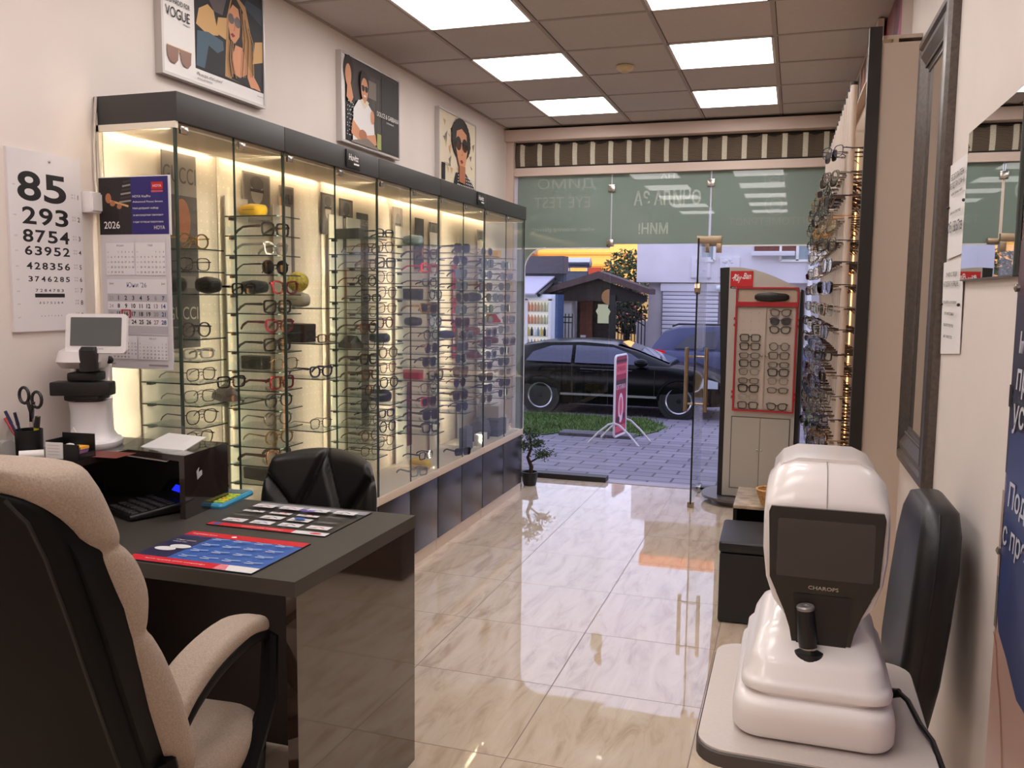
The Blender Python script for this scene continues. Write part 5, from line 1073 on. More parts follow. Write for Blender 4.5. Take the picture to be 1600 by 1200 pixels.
def case(label, loc, rz, size, col, kind='round', group='spectacle cases in the glass cabinets', lean=0):
    L_, D_, H_ = size; mt = M(col, .38, name='case_%d_%d_%d' % tuple(col), bump=.2, nscale=160); t_ = thing('spectacle_case', label, 'spectacle case', loc, rz, group)
    if kind == 'round':
        secs = []
        for u in (-1, -.93, -.8, 0, .8, .93, 1):
            k = (1 - abs(u) ** 5 * .62); secs.append([(x, u * L_ / 2, z + H_ / 2) for x, z in rrect(D_ * k, H_ * k, min(D_, H_) * .40 * k, 5)])
        obj('shell', MB().loft(secs, mt), t_, smooth=1)
        obj('seam_line', MB().tube([(D_ / 2 * math.cos(a) * (1.0) * .98, L_ / 2 * math.sin(a) * .98, H_ * .52) for a in [2 * PI * i / 28 for i in range(28)]], .0018, M(tuple(int(c * .6) for c in col), .4), 4, True), t_)
    elif kind == 'box':
        obj('shell', MB().bb(-D_ / 2, D_ / 2, -L_ / 2, L_ / 2, 0, H_, mt, .006), t_); obj('lid', MB().bb(-D_ / 2 - .001, D_ / 2 + .001, -L_ / 2 - .001, L_ / 2 + .001, H_ * .68, H_ + .001, mt, .006), t_)
    else:
        secs = []
        for u in (-1, -.72, .72, 1):
            k = .55 if abs(u) == 1 else 1; secs.append([(x, u * L_ / 2, z) for x, z in ((-D_ / 2, .002), (D_ / 2, .002), (D_ / 2 * .98, H_ * .45 * (k + .3) / 1.3), (D_ * .1, H_ * k), (-D_ / 2 * .95, H_ * .5 * (k + .3) / 1.3))])
        obj('shell', MB().loft(secs, mt), t_, smooth=.3); obj('flap', MB().bb(-.012, .012, -L_ * .1, L_ * .1, H_ * .98, H_ * 1.02, mt, .002), t_)
    return t_

# which case or other thing stands on a tower row instead of (or behind) glasses
special = {('second', 0): ('case', 'bright yellow spectacle case on the top shelf of the second column', (226, 178, 34), 'round', (.15, .07, .06)),
    ('second', 4): ('case', 'long black spectacle case lying on the fifth shelf of the second column', (26, 28, 28), 'round', (.16, .07, .062)),
    ('second', 8): ('case', 'black boxy spectacle case on the ninth shelf of the second column', (24, 22, 22), 'box', (.13, .06, .06)),
    ('second', 14): ('case', 'dark box on the lowest shelf of the second column', (28, 28, 30), 'box', (.14, .05, .055)),
    ('end', 4): ('case', 'round black sunglasses case on the end column behind the calendar', (26, 26, 26), 'round', (.14, .08, .07)),
    ('end', 12): ('case', 'black faceted spectacle case on the end column, low down', (24, 22, 22), 'facet', (.14, .08, .075)),
    ('third', 7): ('case', 'black square box carrying glasses in the third column', (34, 32, 36), 'box', (.13, .10, .09)),
    ('third', 5): ('case', 'pale fluffy case in the third column', (176, 170, 150), 'round', (.13, .08, .075)),
    ('fourth', 0): ('case', 'long black flat case on the top shelf of the fourth column', (28, 28, 30), 'box', (.17, .05, .055)),
    ('fourth', 7): ('case', 'black faceted case tipped on the eighth shelf of the fourth column', (22, 22, 22), 'facet', (.13, .08, .07)),
    ('fifth', 7): ('case', 'dark teal case on the eighth shelf of the fifth column', (34, 46, 52), 'round', (.13, .07, .06)),
    ('fifth', 11): ('case', 'big black oval case low in the fifth column', (18, 20, 18), 'round', (.15, .09, .075)),
    ('sixth', 0): ('case', 'blue-grey rounded case on the top shelf of the sixth column', (104, 118, 130), 'round', (.15, .07, .068)),
    ('sixth', 4): ('case', 'black square case on the fifth shelf of the sixth column', (26, 28, 32), 'box', (.12, .06, .068)),
    ('sixth', 6): ('case', 'black oval case on the seventh shelf of the sixth column', (34, 26, 28), 'round', (.12, .08, .06)),
    ('sixth', 10): ('case', 'crimson spectacle case on the sixth column', (150, 20, 40), 'box', (.12, .06, .06)),
    ('seventh', 7): ('case', 'slate blue case on the eighth shelf of the seventh column', (70, 78, 124), 'round', (.14, .07, .06)),
    ('eighth', 4): ('case', 'charcoal case on the fifth shelf of the eighth column', (48, 46, 50), 'round', (.14, .08, .07)),
    ('eighth', 7): ('case', 'dusky pink case on the eighth shelf of the eighth column', (166, 88, 88), 'round', (.13, .08, .07)),
    ('eighth', 9): ('case', 'burgundy case on the tenth shelf of the eighth column', (120, 30, 34), 'facet', (.14, .08, .06)),
    ('ninth', 0): ('case', 'golden yellow case on the top shelf of the ninth column', (230, 184, 52), 'box', (.15, .06, .065)),
    ('ninth', 6): ('case', 'red pointed case on the seventh shelf of the ninth column', (206, 24, 36), 'facet', (.14, .08, .07)),
    ('ninth', 8): ('case', 'dark red case on the ninth shelf of the ninth column', (130, 24, 30), 'round', (.13, .08, .06))}
STN = list(STY)
rG = random.Random(21)
EY = ['black', 'black', 'tortoiseshell brown', 'dark grey', 'black', 'brown', 'clear grey', 'navy', 'gunmetal', 'dark red', 'gold metal', 'silver metal']
SUNC = [(30, 28, 30), (60, 40, 30), (44, 44, 52), (70, 36, 40), (38, 46, 44)]
COLN = {q: ('first' if q == 'end' else q) for q in ('end', 'second', 'third', 'fourth', 'fifth', 'sixth', 'seventh', 'eighth', 'ninth')}
count = 0
for nm, ty, tw, dz, rows in TOW:
    n_ = 0
    for r in rows:
        z = ROWZ[r] + dz
        if z < .60: continue
        n_ += 1; yc_ = ty + tw / 2
        sp_ = special.get((nm, r)); xg = -2.215 + rG.uniform(-.015, .01); yj = yc_ + rG.uniform(-.008, .008); behind = False
        if sp_:
            case(sp_[1], (-2.335 if nm != 'fifth' else -2.26, yc_, z + .0005), rG.uniform(1.2, 1.5) if sp_[3] != 'facet' else 1.1, sp_[4], sp_[2], sp_[3])
            if r == 0 or nm in ('fifth', 'end') or (nm, r) == ('third', 5): continue
            behind = True
        sun_ = nm in ('seventh', 'eighth', 'ninth') or (nm == 'sixth' and r in (5, 8, 9, 12, 13)) or (nm == 'second' and r == 3)
        if nm == 'third' and r == 12: behind = False
        cname = rG.choice(EY); st = rG.choice(STN if not cmet(cname) else ['thin', 'round', 'aviator'])
        if nm == 'sixth' and r in (2,): cname, st = 'bright red', 'square'
        if nm in ('eighth', 'ninth') and r in (6, 7, 8): cname = 'dark red'
        if nm == 'second' and r in (1, 3, 5, 7): cname, st = 'black', ('square', 'thick', 'square', 'square')[(1, 3, 5, 7).index(r)]
        if nm == 'fourth' and r in (3, 6): cname, st = ('black', 'tortoiseshell brown')[r == 6], 'round' if r == 3 else 'cat-eye'
        if sun_: st = rG.choice(['aviator', 'cat-eye', 'thick', 'round', 'square'])
        lens = rG.choice(SUNC) if sun_ else None
        if nm == 'seventh' and r == 1: lens, cname = (150, 146, 190), 'violet'
        lab = '%s %s %s, %s shelf down, %s shelf column from the desk' % (cname, st if st != 'thin' else 'thin-rimmed', 'sunglasses' if sun_ else 'eyeglasses', ORD[n_ - 1], COLN[nm])
        glasses(lab, 'glasses on the cabinet shelves', (xg if not behind else -2.18, yj, z + .0052), rG.uniform(-.36, -.12), st, CN[cname], lens, cmet(cname), not behind, 'sunglasses' if sun_ else 'eyeglasses', 0, 1.22 if tw > .175 else 1.12, not behind)
        if behind:   # keep clear of the case
            pass
        count += 1
# things standing on the cabinet decks and extra pieces
DKZ = .5305
case('yellow spectacle case lying on the deck below the sixth column', (-2.22, 5.02, DKZ), 1.2, (.17, .075, .07), (222, 184, 60), 'round')
glasses('black square eyeglasses lying on the yellow case on the deck', 'glasses on the cabinet shelves', (-2.18, 5.02, DKZ + .0705), -.3, 'square', CN['black'], None, False, True)
glasses('pale blue-grey eyeglasses on the deck in front of the yellow case', 'glasses on the cabinet shelves', (-2.14, 4.82, DKZ + .003), -.5, 'thick', (130, 136, 142), None, False, True)
glasses('folded dark sunglasses on the deck below the seventh column', 'glasses on the cabinet shelves', (-2.14, 5.56, DKZ + .003), -.6, 'thick', CN['black'], SUNC[0], False, True, 'sunglasses')
solo('gift_bag', 'large dark grey bag standing on the deck below the eighth column', 'bag', MB().loft([rr3(.10, .19, .02, 0), rr3(.13, .22, .03, .06), rr3(.10, .20, .03, .14), rr3(.03, .12, .012, .18)], M((74, 72, 78), .6, name='grey_felt', noise=.1, nscale=90)), (-2.25, 6.20, DKZ))
solo('grey_box', 'dark slate box on the deck below the eighth column', 'box', MB().bb(-.06, .06, -.10, .10, 0, .13, M((70, 72, 82), .6), .004), (-2.22, 6.48, DKZ))
solo('grey_box', 'slim blue-grey box standing on the deck below the seventh column', 'box', MB().bb(-.03, .03, -.06, .06, 0, .16, M((92, 98, 112), .6), .004), (-2.2, 5.78, DKZ))
sp2 = MB()
for k in range(5): sp2.bb(-.09, .09 , -.16 + .05 * k, .16, .045 * k, .045 * (k + 1), M((196, 186, 174), .5, name='stepped_plinth'))
solo('stepped_plinth', 'pale stepped plinth on the deck of the cabinet beside the shop window', 'plinth', sp2, (-2.29, 6.66, DKZ), PI, smooth=0)
solo('marble_block', 'small pale marbled block on the deck near the grey bag', 'block', MB().bb(-.03, .03, -.06, .06, 0, .09, M((206, 204, 200), .4, noise=.1, nscale=30), .003), (-2.16, 5.98, DKZ))
solo('yellow_flower_case', 'yellow flowered soft pouch on top of the pale case in the third column', 'pouch', MB().sphere((0, 0, .05), .05, M((190, 170, 60), .7, noise=.5, nscale=60, name='flowered_cloth'), 12, 9, (1, 1.2, 1)), (-2.335, 3.80, ROWZ[5] + .02 + .076))
# wide glass shelf with the taupe case in the nearest cabinet
for zz, lab, y0, y1 in ((ROWZ[4], 'wide', 2.98, 3.33), (ROWZ[9] - .02, 'low', 2.98, 3.33)):
    s_ = obj('shelf', MB().bb(XB + .02, -2.15, y0, y1, zz - .006, zz, SHELFGLASS), cabs[0], smooth=0); obj('shelf_edge', MB().bb(-2.15, -2.1488, y0, y1, zz - .006, zz, GEDGE), s_, smooth=0)
case('taupe grey folded case on the low wide shelf of the nearest cabinet', (-2.27, 3.12, ROWZ[9] - .0195), .9, (.16, .08, .065), (104, 92, 84), 'facet')
glasses('black square eyeglasses resting on the taupe case', 'glasses on the cabinet shelves', (-2.20, 3.06, ROWZ[9] + .047), -.4, 'square', CN['black'])
glasses('black square eyeglasses between two black cases on the wide shelf', 'glasses on the cabinet shelves', (-2.20, 3.16, ROWZ[4] + .0005), -.2, 'square', CN['black'])
case('dark rounded sunglasses case at the left end of the wide shelf', (-2.30, 3.06, ROWZ[4] + .0005), 1.2, (.13, .075, .07), (30, 30, 28), 'round')
print('cabinet glasses', count)
# ================================================================== RIGHT SIDE OF THE SHOP
# ---- lit wall display of eyeglasses
BEI = M((196, 178, 162), .6, name='beige_board'); BLKU = M((34, 28, 24), .4, name='dark_upright'); ROD = M((206, 190, 178), .35, name='white_rod'); WARM = M((255, 176, 108), .5, name='amber_led', emit=4)
BKB = M((196, 174, 150), .35, name='cream_backboard')
rd = rwroot('eyewear_rack', 'tall lit rack of white rods carrying hundreds of glasses, along the right wall', 'eyewear rack', .45, 4.0)
# local frame of rd: x across (wall at 0, room negative), y along
obj('side_panel', MB().bb(-.16, 0, 0, .02, .02, 2.68, BEI), rd, smooth=0)
obj('end_upright', MB().bb(-.205, -.155, -.012, .02, .02, 2.745, BLKU, .002), rd, smooth=0)
obj('end_upright', MB().bb(-.205, -.155, 3.40, 3.43, .02, 2.745, BLKU, .002), rd, smooth=0)
obj('backboard', MB().bb(-.11, -.09, .02, 3.40, .30, 2.70, BKB), rd, smooth=0)
obj('base_panel', MB().bb(-.16, -.0, .02, 3.40, .02, .30, BEI), rd, smooth=0)
obj('top_panel', MB().bb(-.15, 0, .02, 3.40, 2.70, 2.715, BEI), rd, smooth=0)
for y in (.05, .78, 1.54, 2.3, 3.06): obj('led_strip', MB().bb(-.116, -.110, y, y + .02, .34, 2.5, WARM), rd, smooth=0)
hd_ = thing('sign_board', 'white board with dark green pictures between the wall display and ceiling', 'sign board', RW(.36, 5.0, 2.73), RA)
obj('board', MB().bb(0, .03, 0, 2.42, 0, .335, FRM), hd_, smooth=0)
P = Print((-.0005, 2.40, 0), (0, -1, 0), (0, 0, 1)); 
for k in range(5): P.rect(.06 + .46 * k, .03, .42 + .46 * k, .31, (M((64, 92, 84), .4), M((96, 40, 44), .4))[k % 2]); P.ell(.24 + .46 * k, .18, .08, .1, (M((120, 150, 140), .4), SK2)[k % 2])
obj('picture_print', P.b, hd_, smooth=0)
RODY = [.60 + .15 * k for k in range(17)]; ROWS = [2.335 - .109 * k for k in range(16)]
RO = ['first', 'second', 'third', 'fourth', 'fifth', 'sixth', 'seventh', 'eighth', 'ninth', 'tenth', 'eleventh', 'twelfth', 'thirteenth', 'fourteenth', 'fifteenth', 'sixteenth', 'farthest']
rodm = MB().tube([(0, 0, 0), (0, 0, 2.33)], .017, ROD, 12); rodm.lathe([(.018, 2.33), (.018, 2.345), (.001, 2.347)], DARK, 12); rodme = rodm.mesh('rod')
pegm = MB().bb(-.035, 0, -.008, .008, -.005, .004, CHROME); pegm.tube([(.0, -.066, .012), (.10, -.066, .012)], .0032, BLKU, 5); pegm.tube([(.0, .066, .012), (.10, .066, .012)], .0032, BLKU, 5); pegm.tube([(.0, -.066, .012), (0, .066, .012)], .003, CHROME, 5); pegme = pegm.mesh('peg')
for k, y in enumerate(RODY):
    obj('rod', rodme, rd, (-.215, y, .32)); 
RCOL = ['black', 'gunmetal', 'black', 'silver metal', 'gunmetal', 'dark grey', 'tortoiseshell brown', 'dark grey', 'gold metal', 'gunmetal', 'black', 'brown', 'silver metal', 'navy', 'clear grey']
npeg = 0
for k, y in enumerate(RODY):
    for r, z in enumerate(ROWS):
        if k > 8: break
        if r == 0 and k > 1: continue
        if npeg < 100: obj('peg', pegme, rd, (-.215, y, z)); npeg += 1
        cname = rG.choice(RCOL); st = rG.choice(['thin', 'round', 'narrow', 'thin', 'square', 'aviator'] if not cmet(cname) else ['thin', 'aviator', 'narrow', 'round'])
        sun_ = rG.random() < .12; lens = rG.choice(SUNC) if sun_ else None
        lab = '%s %s %s on the %s lit rod from the near end, %s row down' % (cname, 'thin-rimmed' if st == 'thin' else st, 'sunglasses' if sun_ else 'eyeglasses', RO[k], ORD[r])
        x_, y_, z_ = RW(.45 - .298, 4 + y + rG.uniform(-.008, .008), z - .022)
        glasses(lab, 'glasses on the wall display', (x_, y_, z_), PI + RA + rG.uniform(.0, .6), st, CN[cname], lens, cmet(cname), k < 1, 'sunglasses' if sun_ else 'eyeglasses', 0, 1.25)
if True:
    b_ = MB()
    for k, y in enumerate(RODY):
        for r, z in enumerate(ROWS):
            if k < 7 or r == 0: continue
            b_.raw([v.co + Vector((-.215, y, z)) for v in pegme.vertices], [tuple(p.vertices) for p in pegme.polygons], CHROME)
    if b_.v: obj('peg_rows', b_, rd)['kind'] = 'stuff'
    far = MB()
    for k in range(9, 17):
        for r in range(1, 16):
            cname = rG.choice(RCOL); st = rG.choice(['thin', 'round', 'narrow', 'aviator']); me = joined(st, CN[cname], rG.choice(SUNC) if rG.random() < .12 else None, cmet(cname))
            x_, y_, z_ = RW(.45 - .298, 4 + RODY[k] + rG.uniform(-.008, .008), ROWS[r] - .022)
            Xg = Matrix.Translation((x_, y_, z_)) @ Matrix.Rotation(PI + RA + rG.uniform(.0, .6), 4, 'Z') @ Matrix.Scale(1.25, 4); ofs = len(far.v)
            far.v += [tuple(Xg @ v.co) for v in me.vertices]; far.f += [tuple(i + ofs for i in p.vertices) for p in me.polygons]; far.m += [far.mi(me.materials[p.material_index]) for p in me.polygons]
    fo = obj('glasses_rows', far); fo['kind'] = 'stuff'; tag(fo, 'dense rows of small glasses on the farthest display rods by the shop window', 'glasses')

# ---- red-framed floor stand of glasses
fs = thing('display_stand', 'tall curved champagne-coloured floor stand with a red framed case of glasses', 'display stand', (-.22, 7.0, 0), -.05)
CHA = M((186, 180, 173), .36, .2, name='champagne_metal'); STB = M((20, 17, 16), .5, name='black_wood', noise=.3, nscale=30)
# front outline, local x -.34..+.32, front at y = 0 facing -y
front = [(-.275, .07), (.25, .07)] + [(.25 + .0 , 1.0), (.255, 1.69)] + [(.255 - .53 * i / 14, 1.70 + .165 * math.sin(PI / 2 * min(1, (i / 14) * 1.05))) for i in range(1, 15)]
obj('front_panel', MB().prism(front, .03, CHA, basis((0, .03, 0), (1, 0, 0), (0, 0, 1))), fs, smooth=.5)
ls_ = [(-.275, .06), (-.275, 1.865), (-.35, 1.86), (-.335, 1.4), (-.315, .9), (-.315, .06)]
obj('side_panel', MB().prism(ls_, .28, STB, basis((0, .30, 0), (1, 0, 0), (0, 0, 1))), fs, smooth=0)
obj('side_panel', MB().prism([(.252, .06), (.28, .06), (.285, .9), (.275, 1.69), (.257, 1.70)], .28, STB, basis((0, .30, 0), (1, 0, 0), (0, 0, 1))), fs, smooth=0)
obj('rear_panel', MB().bb(-.27, .25, .28, .30, .06, 1.68, STB), fs, smooth=0)
bs = MB().loft([[(x * 1.0, y, z) for x, y in rrect(.90 * k, .60 * k, .28 * k, 8, .0, .14)] for z, k in ((.0, .82), (.04, .82), (.042, 1.0), (.062, 1.0))], M((110, 104, 102), .35, .5, name='grey_metal_base')); obj('base', bs, fs)
fr_ = MB(); FW = .012
def framebar(mb, x0, x1, z0, z1, m, t_=FW, y0=-.03, y1=.0):
    mb.bb(x0 - t_, x1 + t_, y0, y1, z0 - t_, z0, m).bb(x0 - t_, x1 + t_, y0, y1, z1, z1 + t_, m).bb(x0 - t_, x0, y0, y1, z0, z1, m).bb(x1, x1 + t_, y0, y1, z0, z1, m)
FRD = M((176, 26, 38), .3, name='red_acrylic_frame')
cs = obj('display_case', MB().bb(-.20, .225, -.004, .0, .775, 1.56, M((216, 194, 184), .5, name='pinkish_panel')), fs, smooth=0)
framebar(fr_, -.205, .23, .765, 1.565, FRD); framebar(fr_, -.205, .235, 1.595, 1.70, FRD); fr_.bb(-.215, .245, -.035, 0, 1.565, 1.60, FRD)
obj('red_frame', fr_, fs, smooth=0)
obj('case_glass', MB().bb(-.2, .225, -.028, -.025, .775, 1.56, GLASS), fs, smooth=0); obj('centre_strip', MB().bb(.008, .014, -.026, -.004, .775, 1.56, M((190, 170, 160), .4)), fs, smooth=0)
kn = MB(); 
for a in (-.008, .03): kn.lathe([(.001, 0), (.011, .0), (.011, .012), (.001, .013)], CHROME, 10, X=basis((a, -.029, 1.19), (1, 0, 0), (0, 0, 1)))
obj('case_lock', kn, fs); hg = MB()
for a in (-.222, .247):
    for z in (.86, .90, 1.42, 1.47): hg.box((a, -.015, z), (.012, .02, .02), FRD, .003)
obj('case_hinge', hg, fs)
obj('upper_niche', MB().bb(-.2, .23, -.004, 0, 1.60, 1.69, M((196, 176, 156), .3, .3, name='niche_panel')), fs, smooth=0)
P = Print((-.255, -.0005, 1.715), (1, 0, 0), (0, 0, 1)); 
pl = obj('sign_plate', MB().bb(-.265, -.095, -.006, 0, 1.715, 1.835, M((196, 26, 32), .35, name='sign_red')).bb(-.265, -.095, -.0065, 0, 1.702, 1.716, INK), fs, smooth=0)
P = Print((-.265, -.0065, 1.715), (1, 0, 0), (0, 0, 1)); P.text('Ray', .022, .046, .052, PWH, width=.062, bold=.012, shear=.35); P.text('-', .084, .055, .04, PWH, width=.012, bold=.01); P.text('Ban', .095, .060, .048, PWH, width=.060, bold=.012, shear=.35); P.stroke([(.012, .062), (.04, .082), (.06, .09)], .006, PWH); P.text('GENUINE SINCE 1937', .085, -.010, .007, PWH, 'C', .15)
obj('lettering', P.b, pl, smooth=0)
dr = MB().bb(-.215, -.004, -.004, 0, .14, .70, M((178, 166, 150), .4, .2, name='champagne_door')).bb(.0, .215, -.004, 0, .14, .70, M((178, 166, 150), .4, .2, name='champagne_door'))
for a, c in ((-.215, -.003), (.001, .215)):
    dd_ = obj('cupboard_door', MB().bb(a, c, -.006, 0, .14, .70, M((184, 178, 168), .4, .15, name='champagne_door')), fs, smooth=0)
    kx = -.018 if a < -.1 else .016; obj('door_knob', MB().lathe([(.001, 0), (.006, 0), (.007, .01), (.001, .014)], CHROME, 10, X=basis((kx, -.006, .45), (1, 0, 0), (0, 0, 1))), dd_)
gp_ = MB(); gp_.bb(-.222, .222, -.002, 0, .133, .707, M((90, 82, 74), .6, name='door_gap')); obj('door_gap', gp_, fs, smooth=0)
# the glasses in the red framed case
LC = [None, None, None, ('thin-rimmed black', 'square', 'black', .85), ('black', 'square', 'black', 1), ('black', 'narrow', 'black', 1), ('black', 'square', 'black', 1), ('grey', 'thin', 'gunmetal', 1), ('brown', 'narrow', 'tortoiseshell brown', 1), ('black', 'thick', 'black', 1), ('clear', 'thin', 'clear grey', 1), ('black', 'square', 'black', 1)]
RC = [('brown', 'cat-eye', 'tortoiseshell brown', 1), ('violet', 'cat-eye', 'navy', 1), ('black', 'cat-eye', 'black', 1), None, ('black', 'round', 'black', 1), ('dark brown', 'square', 'tortoiseshell brown', 1), ('black', 'narrow', 'black', 1), ('black', 'thick', 'black', 1), ('brown', 'thin', 'brown', 1), ('half-rimmed black', 'narrow', 'black', 1), None, ('black', 'cat-eye', 'black', 1)]
Xfs = Matrix.Translation((-.22, 7.0, 0)) @ Matrix.Rotation(-.05, 4, 'Z'); pegs = MB()
for cx, L_, sd in ((-.10, LC, 'left'), (.118, RC, 'right')):
    for k, g in enumerate(L_):
        z = 1.515 - .0655 * k
        for dx in (-.06, 0, .06): pegs.tube([(cx + dx, -.004, z), (cx + dx, -.016, z + .002)], .003, M((206, 190, 182), .2), 6)
        if not g: continue
        p_ = Xfs @ Vector((cx, -.0175, z - .02)); sun_ = g[0] == 'violet'
        glasses('%s %s in the %s half of the red framed case, %s row down' % (g[0] + ' ' + (g[1] if g[1] != 'thin' else 'slim'), 'sunglasses' if sun_ else 'eyeglasses', sd, ORD[k]), 'glasses in the red framed case', p_, -PI / 2 - .05, g[1], CN[g[2]], (52, 36, 60) if sun_ else None, g[2] == 'gunmetal', False, 'sunglasses' if sun_ else 'eyeglasses', 0, 1.18, False)
obj('peg', pegs, fs)
p_ = Xfs @ Vector((.05, -.03, 1.602)); case('black sunglasses case in the top slot of the champagne floor stand', p_, PI / 2, (.25, .05, .07), (30, 27, 26), 'round', None)

# ---- big mirror in ornate grey frame on the right wall
mrr = rwroot('wall_mirror', 'tall mirror in an ornate bronze-grey frame on the right wall', 'mirror', .45, 3.17, .985)
MF = M((104, 96, 92), .38, .75, name='pewter_frame', noise=.2, nscale=70); W_, H_ = .68, 1.655
fr_ = MB(); prof = [(.0, 0), (.0, -.025), (.02, -.035), (.045, -.038), (.055, -.028), (.085, -.036), (.12, -.022), (.145, -.014), (.155, -.016), (.162, -.006), (.162, 0)]
secs = []
for (y, z, sy, sz) in ((0, 0, 1, 1), (W_, 0, -1, 1), (W_, H_, -1, -1), (0, H_, 1, -1)): secs.append([(d, y + sy * o_, z + sz * o_) for o_, d in prof])
fr_.loft(secs, MF, False, True, None, True); obj('frame', fr_, mrr, smooth=.3)
bd = MB()
for i in range(70): bd.sphere((-.02, .13, .13 + (H_ - .26) * i / 69), .0055, MF, 6, 5); 
for i in range(40): bd.sphere((-.02, .13 + (W_ - .26) * i / 39, .13), .0055, MF, 6, 5); bd.sphere((-.02, .13 + (W_ - .26) * i / 39, H_ - .13), .0055, MF, 6, 5)
obj('bead_row', bd, mrr)
MIR = M((214, 216, 214), .01, 1.0, name='mirror_silver'); obj('mirror_glass', MB().bb(-.012, -.004, .15, W_ - .15, .15, H_ - .15, MIR), mrr, smooth=0)
# ---- small frameless mirror
sm_ = rwroot('small_mirror', 'small plain-edged mirror on the right wall showing the shop window in it', 'mirror', .45, 2.235, 1.695)
obj('mirror_glass', MB().bb(-.016, -.012, .0, .60, 0, .415, MIR).bb(-.012, -.004, .0, .60, 0, .415, M((84, 92, 92), .3, name='mirror_back')), sm_, smooth=0)
e_ = MB().bb(-.0162, -.012, -.004, .0, 0, .415, M((110, 122, 120), .2, .4, name='bevel_edge')).bb(-.0162, -.004, -.004, .604, -.004, 0, M((60, 64, 62), .3, name='mirror_edge')); obj('bevel', e_, sm_, smooth=0)
# ---- two price notices
def notice(label, y0, y1, z0, z1, lines, tilt):
    t_ = rwroot('paper_notice', label, 'notice', .445, y1, z0, 0, 'printed notices on the right wall'); w_, h_ = y1 - y0, z1 - z0
    obj('sheet', MB().raw([(0, 0, 0), (0, -w_, tilt), (-.004, -w_, h_ + tilt * .2), (-.006, 0, h_), (.002, 0, 0), (.002, -w_, tilt), (-.002, -w_, h_ + tilt * .2), (-.004, 0, h_)], [(0, 1, 2, 3), (7, 6, 5, 4), (0, 4, 5, 1), (1, 5, 6, 2), (2, 6, 7, 3), (3, 7, 4, 0)], PAPER), t_, smooth=0)
    P = Print((-.009, 0, 0), (0, -1, 0), (0, 0, 1))
    for tx, f, hh_, ww in lines: P.text(tx, w_ * .52, h_ * f, hh_, INK, 'C', min(ww, w_ * .9), .01)
    obj('printed_text', P.b, t_, smooth=0); pn = MB()
    for y in (-.012, -w_ + .012): pn.sphere((-.008, y, h_ * .55), .005, BLKU, 8, 6)
    obj('pin', pn, t_)
notice('upper white notice with a large price beside the tall mirror', 2.86, 3.13, 1.765, 2.06, [('БЕЗПЛАТЕН', .82, .018, .2), ('ПРЕГЛЕД ПРИ ПОРЪЧКА', .73, .018, .25), ('за диоптрични очила', .66, .010, .18), ('цена на преглед', .46, .010, .17), ('30€ / 58,67лв', .27, .034, .24)], .01)
notice('lower white notice curling at its corner below the priced one', 2.84, 3.15, 1.46, 1.755, [('ОЧИЛА С ЛЕЩИ', .84, .013, .18), ('НЕ ПОДЛЕЖАТ НА ВРЪЩАНЕ', .74, .015, .24), ('след изработка, моля проверете', .56, .010, .22), ('от магазина', .44, .011, .15), ('вашата покупка', .32, .011, .16), ('на място', .20, .011, .14)], .02)
# ---- large wall poster at the right picture edge
wp = rwroot('wall_poster', 'large glossy poster with white lettering on blue at the right picture edge', 'poster', .45, 1.2, .45)
obj('poster_sheet', MB().bb(-.008, -.002, 0, 1.005, 0, 1.70, M((126, 92, 84), .25, name='poster_brown', coat=.6)), wp, smooth=0)
P = Print((-.0085, 1.005, 0), (0, -1, 0), (0, 0, 1), .0004); PB1 = M((54, 68, 116), .3, name='poster_blue'); PB2 = M((52, 54, 70), .3, name='poster_slate'); PSK = M((196, 158, 146), .3, name='poster_skin'); PTX = M((206, 206, 214), .3, name='poster_lettering')
P.rect(0, 0, 1.0, .52, PSK); P.rect(.0, .80, 1.0, 1.2, PB2); P.rect(.0, 1.2, 1.0, 1.32, M((84, 66, 74), .3)); P.rect(.02, .62, 1.0, .905, PB1); P.poly([(.02, .48), (.04, .44), (.12, .41), (.22, .36), (.4, .36), (1, .5), (1, .7), (.02, .7)], PB1)
P.stroke([(.0, .425), (.03, .405), (.06, .34), (.10, .29), (.14, .2), (.2, .0)], .006, SK2); P.rect(0, .44, .018, .56, G3); P.rect(0, .56, .018, .76, M((176, 150, 140), .3)); P.rect(0, .95, .02, 1.0, M((30, 30, 36), .3))
for tx, x, z, h_ in (('най', .06, 1.075, .062), ('при', .055, .995, .06), ('устр', .045, .915, .062), ('Подари', .055, .735, .055), ('с прем', .03, .645, .055)): P.text(tx, x, z, h_, PTX, bold=.012, shear=.12)
obj('print', P.b, wp, smooth=0)
for z in (.62, 1.215): bo = MB(); bo.lathe([(.001, 0), (.008, 0), (.009, .008), (.001, .012)], CHROME, 10, X=basis((-.009, .992, z), (0, -1, 0), (0, 0, 1))); obj('fixing_bolt', bo, wp)
pk = rwroot('canvas_picture', 'magenta and brown canvas picture high on the right wall above the display', 'picture', .45, 4.38, 2.795)
obj('canvas', MB().bb(-.045, 0, 0, .75, 0, .262, M((214, 204, 196), .7, name='canvas_edge')), pk, smooth=0)
P = Print((-.0455, .75, 0), (0, -1, 0), (0, 0, 1)); P.rect(0, 0, .75, .262, M((124, 62, 66), .6)); P.poly([(0, .08), (.18, .0), (.28, .0), (.12, .262), (0, .262)], M((206, 92, 108), .6)); P.poly([(.4, 0), (.62, 0), (.72, .262), (.5, .262)], M((86, 38, 50), .6)); P.poly([(.55, 0), (.75, 0), (.75, .15)], M((160, 70, 110), .6)); obj('print', P.b, pk, smooth=0)

